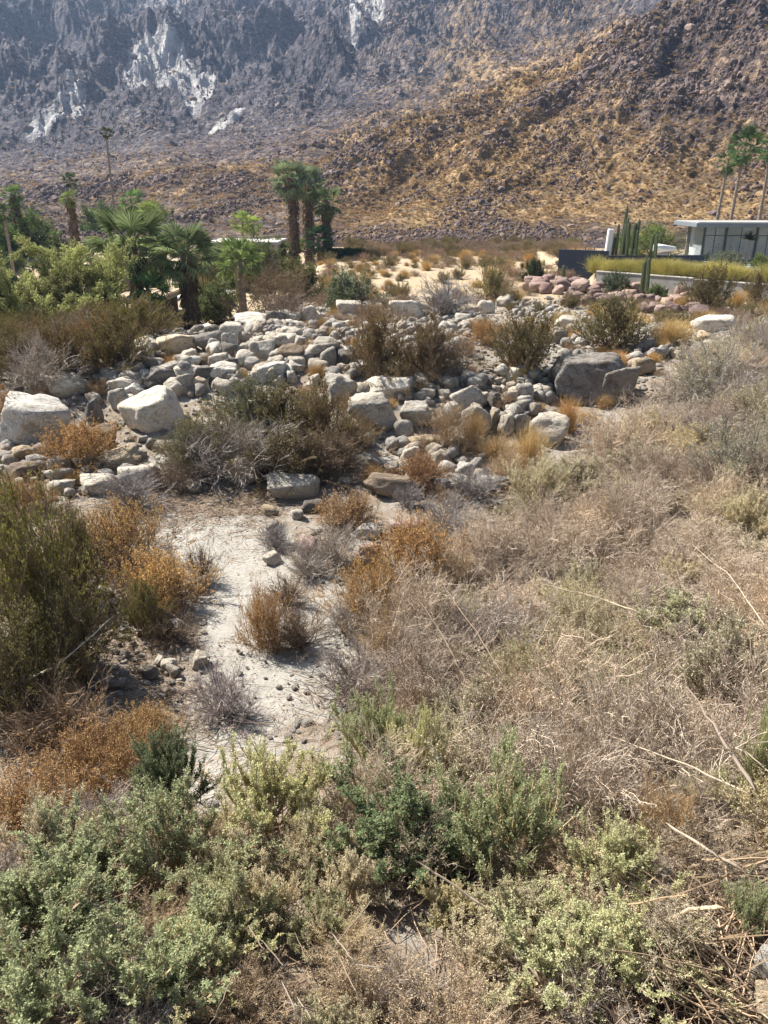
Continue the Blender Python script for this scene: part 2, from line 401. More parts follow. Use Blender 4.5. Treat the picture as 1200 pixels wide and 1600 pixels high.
me = mk_mesh('mountain', np.stack([MX, MY, MZ2], -1), fq[:, ::-1], [M_MT], smooth=False, extra={'ochre': och.ravel(), 'slab': slab.ravel(), 'farness': far.ravel(), 'gully': np.clip(sstep(-.05, -.45, gul)+sstep(.0, -.4, diag)*far, 0, 1).ravel()})
tag(link('mountain', me), kind='structure')

# ------------------------------------------------------------ haze: closed box round camera and scene
hm = bpy.data.materials.new('haze_air'); hm.use_nodes = True; hn = hm.node_tree; hn.nodes.clear()
ho = hn.nodes.new('ShaderNodeOutputMaterial'); pv = hn.nodes.new('ShaderNodeVolumePrincipled')
pv.inputs['Color'].default_value = (0.50, 0.68, 1.0, 1); pv.inputs['Density'].default_value = 0.00019
pv.inputs['Anisotropy'].default_value = 0.2
hn.links.new(pv.outputs[0], ho.inputs['Volume'])
bm = bmesh.new(); bmesh.ops.create_cube(bm, size=1.0)
mh = bpy.data.meshes.new('haze'); bm.to_mesh(mh); bm.free(); mh.materials.append(hm)
ztop = float(MZ2.max())+5
hz = link('haze', mh, loc=(0, 560, (ztop-5)/2), scl=(2360, 1460, ztop+5)); tag(hz, kind='stuff')

# ------------------------------------------------------------ twig geometry (vectorised)
class Geo:
    def __init__(s): s.V = []; s.T = []; s.v = []; s.m = []; s.n = 0
    def add(s, V, T, v, mi=0):
        s.V.append(V); s.T.append(T+s.n); s.v.append(v); s.m.append(np.full(len(T), mi)); s.n += len(V)
    def mesh(s, name, mats, smooth=False):
        return mk_mesh(name, np.concatenate(s.V), np.concatenate(s.T), mats, np.concatenate(s.v), smooth, np.concatenate(s.m))
def unit(a): return a/np.maximum(np.linalg.norm(a, axis=-1, keepdims=True), 1e-9)
def frame(d):
    up = np.where(np.abs(d[..., 2:3]) > 0.9, np.array([1., 0, 0]), np.array([0, 0, 1.]))
    a = unit(np.cross(d, up)); return a, np.cross(d, a)
def tubes(g, P, r0, r1, mi=0, v=None):
    n, K, _ = P.shape; D = np.zeros_like(P); D[:, :-1] = P[:, 1:]-P[:, :-1]; D[:, -1] = D[:, -2]; D = unit(D)
    a, b = frame(D); t = np.linspace(0, 1, K)[None, :, None]
    r0 = np.broadcast_to(np.asarray(r0, float).reshape(-1, 1, 1), (n, 1, 1)); rad = r0*(1-t)+r1*t
    ring = []
    for s in range(3):
        an = s*2*math.pi/3; ring.append(P+rad*(a*math.cos(an)+b*math.sin(an)))
    V = np.stack(ring, 2).reshape(-1, 3)
    base = (np.arange(n)[:, None, None]*K*3 + np.arange(K-1)[None, :, None]*3)
    s = np.arange(3)[None, None, :]; s2 = (s+1) % 3
    i0 = base+s; i1 = base+s2; i2 = i1+3; i3 = i0+3
    T = np.concatenate([np.stack([i0, i1, i2], -1).reshape(-1, 3), np.stack([i0, i2, i3], -1).reshape(-1, 3)])
    vv = rng.random(n) if v is None else v
    g.add(V, T, np.repeat(vv, K*3), mi)
def spikes(g, p, d, L, r, mi=0, v=None):
    n = len(p); a, b = frame(d); V = np.empty((n, 4, 3))
    r = np.broadcast_to(np.asarray(r, float).reshape(-1, 1), (n, 1))
    for s in range(3):
        an = s*2*math.pi/3; V[:, s] = p+r*(a*math.cos(an)+b*math.sin(an))
    V[:, 3] = p+d*np.asarray(L).reshape(-1, 1)
    o = np.arange(n)[:, None]*4
    T = np.concatenate([o+np.array([[0, 1, 3]]), o+np.array([[1, 2, 3]]), o+np.array([[2, 0, 3]])])
    vv = rng.random(n) if v is None else v
    g.add(V.reshape(-1, 3), T, np.repeat(vv, 4), mi)
def leaves(g, p, d, L, w, mi=0, v=None):
    n = len(p); a, _ = frame(d); rr = rng.random(n)*2*math.pi
    b = np.cross(d, a); a = a*np.cos(rr)[:, None]+b*np.sin(rr)[:, None]
    L = np.broadcast_to(np.asarray(L, float).reshape(-1, 1), (n, 1)); w = np.broadcast_to(np.asarray(w, float).reshape(-1, 1), (n, 1))
    V = np.stack([p, p+d*L*0.5+a*w*0.5, p+d*L, p+d*L*0.5-a*w*0.5], 1)
    o = np.arange(n)[:, None]*4
    T = np.concatenate([o+np.array([[0, 1, 2]]), o+np.array([[0, 2, 3]])])
    vv = rng.random(n) if v is None else v
    g.add(V.reshape(-1, 3), T, np.repeat(vv, 4), mi)
def rdir(n): return unit(rng.normal(size=(n, 3)))
def along(P, n, t0, t1, power=1.0):
    i = rng.integers(0, len(P), n); K = P.shape[1]
    t = (t0+(t1-t0)*rng.random(n)**power)*(K-1); k = np.minimum(t.astype(int), K-2); f = (t-k)[:, None]
    a = P[i, k]; b = P[i, k+1]
    return a*(1-f)+b*f, unit(b-a), i, t/(K-1)
def grow(p, d, L, K, wob, lift=0.0):
    n = len(p); P = np.empty((n, K, 3)); P[:, 0] = p; dd = d.copy(); st = np.asarray(L).reshape(-1, 1)/(K-1)
    for k in range(1, K):
        dd = unit(dd + wob*rng.normal(size=(n, 3))+np.array([0, 0, lift])); P[:, k] = P[:, k-1]+dd*st
    return P
def dome_dirs(n, elmin, elmax, bias=1.0):
    az = rng.random(n)*2*math.pi; el = R(elmin)+(R(elmax)-R(elmin))*rng.random(n)**bias
    return np.stack([np.cos(az)*np.cos(el), np.sin(az)*np.cos(el), np.sin(el)], -1)

def shrub(kind, seed):
    """returns (stems Geo, foliage Geo): unit shrub about radius 1, height 1..1.4"""
    global rng
    keep = rng; rng = np.random.default_rng(seed)
    s = Geo(); f = Geo()
    def base(n, spread): return np.concatenate([rng.normal(size=(n, 2))*spread, np.zeros((n, 1))], 1)
    if kind == 'saltbush':
        d = dome_dirs(34, 20, 88, 0.8); P = grow(base(34, .10), d, rng.uniform(.7, 1.1, 34), 7, .12, .05); tubes(s, P, .016, .006)
        p, dd, i, t = along(P, 280, .3, 1, .8); Q = grow(p, unit(dd+.55*rdir(280)+[0, 0, .35]), rng.uniform(.16, .40, 280), 5, .12, .12); tubes(s, Q, .006, .003)
        p, dd, i, t = along(Q, 3000, .15, 1); sd = unit(dd+.65*rdir(3000)+[0, 0, .3]); L = rng.uniform(.05, .11, 3000); spikes(s, p, sd, L, .003)
        bz = rng.random(len(Q)); bz2 = bz[i]
        tq = t.copy(); n = 11; pp = np.repeat(p, n, 0)+np.repeat(sd*L[:, None], n, 0)*np.tile(np.linspace(.05, 1, n), len(p))[:, None]
        ld = unit(np.repeat(sd, n, 0)*.8+.9*rdir(len(pp)))
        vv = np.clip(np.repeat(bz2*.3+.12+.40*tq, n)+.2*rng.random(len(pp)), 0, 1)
        leaves(f, pp, ld, rng.uniform(.020, .038, len(pp)), rng.uniform(.008, .015, len(pp)), 0, vv)
    elif kind == 'drybrush':
        d = dome_dirs(60, 8, 85, 0.9); P = grow(base(60, .28), d, rng.uniform(.6, 1.15, 60), 7, .2, .02); tubes(s, P, .010, .003)
        p, dd, i, t = along(P, 900, .2, 1, .7); Q = grow(p, unit(dd+.9*rdir(900)), rng.uniform(.15, .45, 900), 4, .25, .0); tubes(s, Q, .0035, .002)
        p, dd, i, t = along(Q, 6500, .1, 1); sd = unit(dd+1.0*rdir(6500)); L = rng.uniform(.05, .16, 6500); spikes(s, p, sd, L, .0026)
        j = rng.integers(0, 6500, 6500); pp = p[j]+sd[j]*(L[j]*rng.random(6500))[:, None]
        leaves(f, pp, rdir(6500), rng.uniform(.012, .028, 6500), rng.uniform(.005, .010, 6500))
    elif kind == 'tanbush':                                # saltbush gone to seed
        d = dome_dirs(40, 12, 85, 0.9); P = grow(base(40, .15), d, rng.uniform(.65, 1.1, 40), 7, .15, -.02); tubes(s, P, .010, .004)
        p, dd, i, t = along(P, 420, .25, 1, .8); Q = grow(p, unit(dd+.7*rdir(420)), rng.uniform(.15, .4, 420), 5, .16, -.02); tubes(s, Q, .004, .002)
        p, dd, i, t = along(Q, 4200, .1, 1); sd = unit(dd+.8*rdir(4200)); L = rng.uniform(.05, .12, 4200); spikes(s, p, sd, L, .0026)
        n = 4; pp = np.repeat(p, n, 0)+np.repeat(sd*L[:, None], n, 0)*rng.random((len(p)*n, 1))
        leaves(f, pp, rdir(len(pp)), rng.uniform(.016, .030, len(pp)), rng.uniform(.007, .013, len(pp)))
    elif kind == 'buckwheat':
        d = dome_dirs(170, 2, 88, 0.75); P = grow(base(170, .25), d, rng.uniform(.65, .95, 170), 6, .12, .0); tubes(s, P, .006, .0025)
        p, dd, i, t = along(P, 1900, .35, 1, .8); Q = grow(p, unit(dd+.8*rdir(1900)+[0, 0, .1]), rng.uniform(.10, .28, 1900), 3, .2, .03); tubes(s, Q, .0030, .0018)
        p, dd, i, t = along(Q, 13000, .1, 1); leaves(f, p, unit(dd+1.3*rdir(13000)), rng.uniform(.02, .05, 13000), rng.uniform(.008, .016, 13000))
    elif kind == 'creosote':
        d = dome_dirs(60, 8, 86, 0.85); P = grow(base(60, .16), d, rng.uniform(.7, 1.1, 60), 8, .16, .05); tubes(s, P, .013, .004)
        p, dd, i, t = along(P, 650, .2, 1, .8); Q = grow(p, unit(dd+.7*rdir(650)+[0, 0, .2]), rng.uniform(.15, .38, 650), 4, .16, .06); tubes(s, Q, .005, .002)
        p, dd, i, t = along(Q, 4200, .1, 1); sd = unit(dd+.8*rdir(4200)); L = rng.uniform(.04, .10, 4200); spikes(s, p, sd, L, .0026)
        n = 4; pp = np.repeat(p, n, 0)+np.repeat(sd*L[:, None], n, 0)*rng.random((len(p)*n, 1))
        leaves(f, pp, unit(np.repeat(sd, n, 0)+1.2*rdir(len(pp))), rng.uniform(.022, .042, len(pp)), rng.uniform(.010, .018, len(pp)))
    elif kind == 'deadshrub':
        d = dome_dirs(60, 10, 85, 0.9); P = grow(base(60, .08), d, rng.uniform(.55, 1.0, 60), 7, .22, .03); tubes(s, P, .013, .004)
        p, dd, i, t = along(P, 700, .2, 1, .8); Q = grow(p, unit(dd+.7*rdir(700)), rng.uniform(.15, .40, 700), 4, .25, .03); tubes(s, Q, .005, .002)
        p, dd, i, t = along(Q, 4500, .1, 1); sd = unit(dd+.8*rdir(4500)); L = rng.uniform(.05, .14, 4500); spikes(s, p, sd, L, .0026)
        j = rng.integers(0, 4500, 900); leaves(f, p[j], rdir(900), .02, .008)
    elif kind == 'grass':
        d = dome_dirs(900, 35, 90, 0.7); P = grow(base(900, .16), d, rng.uniform(.55, 1.1, 900), 5, .12, -.10); tubes(s, P, .005, .0012)
        p, dd, i, t = along(P, 1200, .6, 1); spikes(f, p, unit(dd+.5*rdir(1200)), rng.uniform(.05, .14, 1200), .004)
    elif kind == 'leafy':
        d = dome_dirs(60, 5, 88, 0.8); P = grow(base(60, .2), d, rng.uniform(.6, 1.0, 60), 6, .18, .02); tubes(s, P, .015, .006)
        p, dd, i, t = along(P, 900, .2, 1, .6); Q = grow(p, unit(dd+.9*rdir(900)), rng.uniform(.12, .32, 900), 3, .2, .0); tubes(s, Q, .005, .003)
        cz = rng.random(900); p, dd, i, t = along(Q, 11000, .1, 1); leaves(f, p+.03*rdir(11000), rdir(11000), rng.uniform(.04, .08, 11000), rng.uniform(.022, .038, 11000), 0, np.clip(.15+.5*cz[i]+.35*rng.random(11000), 0, 1))
    elif kind == 'tuft':                                   # very light, for far slopes
        d = dome_dirs(26, 10, 85, 0.9); P = grow(base(26, .25), d, rng.uniform(.5, 1.0, 26), 3, .2, 0)
        p, dd, i, t = along(P, 130, .3, 1); leaves(f, p, unit(dd+.8*rdir(130)), rng.uniform(.25, .5, 130), rng.uniform(.08, .16, 130))
        tubes(s, P, .03, .01)
    rng = keep
    return s, f
SM = {}
def shrub_meshes(kind, i):
    if (kind, i) not in SM:
        s, f = shrub(kind, 1000+hash_kind(kind)*10+i)
        A_ = np.concatenate(s.V+f.V); rr = np.percentile(np.hypot(A_[:, 0], A_[:, 1]), 93); zz = np.percentile(A_[:, 2], 98)
        for G_ in (s, f): G_.V = [v_*np.array([1/rr, 1/rr, 1/zz]) for v_ in G_.V]
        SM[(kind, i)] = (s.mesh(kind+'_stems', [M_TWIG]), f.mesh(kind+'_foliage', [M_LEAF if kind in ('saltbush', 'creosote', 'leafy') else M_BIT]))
    return SM[(kind, i)]
KINDS = ['saltbush', 'drybrush', 'tanbush', 'buckwheat', 'creosote', 'deadshrub', 'grass', 'leafy', 'tuft']
def hash_kind(k_): return KINDS.index(k_)
def joined(kind, i, cs, cf, name):
    """one mesh of a shrub with fixed colours, for instanced ground cover"""
    s, f = shrub(kind, 5000+hash_kind(kind)*10+i)
    g = Geo()
    for src, mi in ((s, 0), (f, 1)):
        g.add(np.concatenate(src.V), np.concatenate(src.T), np.concatenate(src.v), mi)
    key = (cs, cf)
    if key not in JM: JM[key] = (plant_mat(name+'_twig', cs, 0.0, .5, 1.5), plant_mat(name+'_leaf', cf, 0.25, .6, 1.35))
    return g.mesh(name, list(JM[key]))
JM = {}

# ------------------------------------------------------------ instanced "stuff" (geometry nodes on a point mesh)
def scatter(name, pts, rots, scls, meshes, label=None):
    srcs = []
    for me in meshes:
        srcs.append(bpy.data.objects.new(name+'_source', me))
    me = bpy.data.meshes.new(name); n = len(pts)
    me.vertices.add(n); me.vertices.foreach_set('co', np.asarray(pts, np.float32).ravel())
    a = me.attributes.new('rot', 'FLOAT_VECTOR', 'POINT'); a.data.foreach_set('vector', np.asarray(rots, np.float32).ravel())
    a = me.attributes.new('scl', 'FLOAT_VECTOR', 'POINT'); a.data.foreach_set('vector', np.asarray(scls, np.float32).ravel())
    a = me.attributes.new('idx', 'INT', 'POINT'); a.data.foreach_set('value', np.random.default_rng(3).integers(0, len(meshes), n).astype(np.int32))
    o = link(name, me); tag(o, kind='stuff')
    if label: o['label'] = label
    ng = bpy.data.node_groups.new(name, 'GeometryNodeTree')
    ng.interface.new_socket('Geometry', in_out='INPUT', socket_type='NodeSocketGeometry')
    ng.interface.new_socket('Geometry', in_out='OUTPUT', socket_type='NodeSocketGeometry')
    gi = ng.nodes.new('NodeGroupInput'); go = ng.nodes.new('NodeGroupOutput')
    iop = ng.nodes.new('GeometryNodeInstanceOnPoints'); jg = ng.nodes.new('GeometryNodeJoinGeometry')
    for s_ in srcs:
        oi = ng.nodes.new('GeometryNodeObjectInfo'); oi.inputs['Object'].default_value = s_
        oi.inputs['As Instance'].default_value = True
        ng.links.new(oi.outputs['Geometry'], jg.inputs[0])
    def na(nm, dt):
        x_ = ng.nodes.new('GeometryNodeInputNamedAttribute'); x_.data_type = dt; x_.inputs['Name'].default_value = nm; return x_.outputs['Attribute']
    e2r = ng.nodes.new('FunctionNodeEulerToRotation'); ng.links.new(na('rot', 'FLOAT_VECTOR'), e2r.inputs[0])
    ng.links.new(gi.outputs[0], iop.inputs['Points']); ng.links.new(jg.outputs[0], iop.inputs['Instance'])
    iop.inputs['Pick Instance'].default_value = True
    ng.links.new(na('idx', 'INT'), iop.inputs['Instance Index'])
    ng.links.new(e2r.outputs[0], iop.inputs['Rotation']); ng.links.new(na('scl', 'FLOAT_VECTOR'), iop.inputs['Scale'])
    ng.links.new(iop.outputs[0], go.inputs[0])
    md = o.modifiers.new('scatter', 'NODES'); md.node_group = ng
    return o

# ------------------------------------------------------------ rocks
def ico(sub):
    bm = bmesh.new(); bmesh.ops.create_icosphere(bm, subdivisions=sub, radius=1.0)
    V = np.array([v.co[:] for v in bm.verts]); T = np.array([[v.index for v in f.verts] for f in bm.faces]); bm.free(); return unit(V), T
ICO = {s_: ico(s_) for s_ in (2, 3, 4, 5)}
def rock_mesh(name, seed, sub, angular=0.5, mat=None, rough=0.05, nplanes=None):
    r_ = np.random.default_rng(seed); D, T = ICO[sub]
    npl = nplanes or int(9+6*r_.random())
    n = unit(r_.normal(size=(npl, 3))); dist = r_.uniform(0.60, 0.95, npl)
    cube = np.array([[1, 0, 0], [-1, 0, 0], [0, 1, 0], [0, -1, 0], [0, 0, 1], [0, 0, -1.]])
    n = np.concatenate([n, unit(cube+0.28*r_.normal(size=(6, 3)))]); dist = np.concatenate([dist+0.12, r_.uniform(.66, .82, 6)])
    p = 14+angular*90
    dots = np.maximum(D@n.T, 0.0)/dist[None, :]
    r = (np.sum(dots**p, 1)+ (1/1.25)**p)**(-1/p)
    V = D*r[:, None]
    V = V*(1+rough*1.6*fbm(V*1.7+seed*3.1, 3)[:, None]+rough*0.9*fbm(V*6+seed*1.7, 4)[:, None])
    mn, mx = V.min(0), V.max(0); V = (V-(mn+mx)/2)/((mx-mn)/2)
    me = mk_mesh(name, V, T, [mat or M_ROCK], smooth=name != 'scree')
    return me
# soft facets: shade flat only at steep breaks
ROCKS_R = [rock_mesh('boulder_round', 10+i, 3, 0.10, rough=0.10) for i in range(8)]
ROCKS_A = [rock_mesh('boulder_angular', 40+i, 3, 1.0, rough=0.10, nplanes=4+i % 4) for i in range(12)]

CUTS = [' with ', ' in ', ' at ', ' left ', ' right ', ' beside', ' above', ' below', ' under', ' behind', ' between', ',', ' on ', ' just', ' from', ' by ', ' tucked', ' leaning on', ' resting', ' showing', ' lying', ' poking', ' seen', ' cut ', ' stacked', ' sunk', ' crossed', ' wedged', ' partly', ' half', ' covered', ' overhanging', ' standing', ' atop', ' crowning', ' slanting up', ' directly', ' of ', ' over', ' highest', ' beneath', ' broken', ' among', ' through']
def short(lab):
    k_ = len(lab)
    for c_ in CUTS:
        j_ = lab.find(c_)
        if 8 < j_ < k_: k_ = j_
    return lab[:k_]
USED = {}
TW_ = {'w': 'pale', 'g': 'grey', 'd': 'dark grey', 't': 'tan', 'b': 'brown', 'v': 'violet', 'p': 'pink'}
def near_label(x, y, size, tone, shape):
    sh_ = [short(h_[6]) for h_ in HERO]; c_ = sorted((((h_[0]+h_[2])/2-x)**2+2*((h_[1]+h_[3])/2-y)**2, i_) for i_, h_ in enumerate(HERO) if sh_.count(short(h_[6])) == 1)
    for _, i_ in c_[:5]:
        h_ = HERO[i_]; dx = x-(h_[0]+h_[2])/2; dy = y-(h_[1]+h_[3])/2
        rel = ('left of' if dx < 0 else 'right of') if abs(dx) > abs(dy)*1.2 else ('above' if dy < 0 else 'below')
        lab = 'small %s %s rock %s the %s' % (TW_[tone], {'r': 'rounded', 'a': 'angular'}[shape], rel, sh_[i_])
        if lab not in USED: break
    USED[lab] = 1
    return lab
# tone table (base albedo)
TONE = {'w': (0.60, 0.565, 0.505), 'g': (0.43, 0.405, 0.365), 'd': (0.22, 0.205, 0.19), 't': (0.50, 0.42, 0.32),
        'p': (0.37, 0.28, 0.25), 'b': (0.30, 0.245, 0.195), 'v': (0.245, 0.18, 0.172)}
BOX = []
def boulder(x0, y0, x1, y1, tone, shape, label, group=None, sink=0.12, hero=None, name='boulder'):
    """rock whose silhouette covers the box seen in the photograph; it stands where its foot meets the ground"""
    P, t = hit((x0+x1)/2, y1)
    d = ray((x0+x1)/2, y1); k = t      # depth along axis ~ t because ray has unit forward component
    w = (x1-x0)*k/F; hpx = (y1-y0)*k/F
    el = math.atan2(-d[2], math.hypot(d[0], d[1])); w *= 1.05; hpx *= 1.08
    dep = w*0.72
    H = (hpx-dep*math.sin(el)*0.8)/math.cos(el); H = max(H, 0.42*w, 0.05)
    if H+dep*math.sin(el) > hpx*1.25: dep = max(0.45*w, (hpx*1.15-H*math.cos(el))/max(math.sin(el), .1))
    i = len(BOX)
    dirv = np.array([d[0], d[1], 0]); dirv /= np.linalg.norm(dirv)
    c = P+dirv*dep*0.5
    zc = float(ground_h(c[0], c[1]))
    zb = min(zc, P[2])-sink*H
    if hero is not None: me = hero
    elif (x1-x0) > 40: me = rock_mesh(name, 300+i*7, 4, {'r': 0.25, 'a': 1.0, 's': 0.7}[shape], rough=0.085, nplanes=5 if shape == 'a' else None)
    else:
        pool = ROCKS_R if (shape == 'r' and i % 3) else ROCKS_A; me = pool[i % len(pool)]
    rz = (i*2.399) % 6.28 if (x1-x0) <= 40 else -math.atan2(dirv[0], dirv[1])
    jit = 1+0.16*math.sin(i*12.9898); wm = 0.01+0.05*abs(math.sin(i*7.77)); col = tuple(c_*k_ for c_, k_ in zip(TONE[tone], (1+wm, 1, 1-1.6*wm)))
    o = link(name, me, None, (c[0], c[1], zb+(H*(1+sink))/2), (0.14*math.sin(i*3.1), 0.14*math.cos(i*5.3), rz),
             (w/2, dep/2, H*(1+sink)/2), tuple(min(1, q_*jit) for q_ in col))
    tag(o, label, 'boulder' if (x1-x0) >= 22 else 'rock', group)
    BOX.append((c[0], c[1], max(w, dep)/2))
    return o
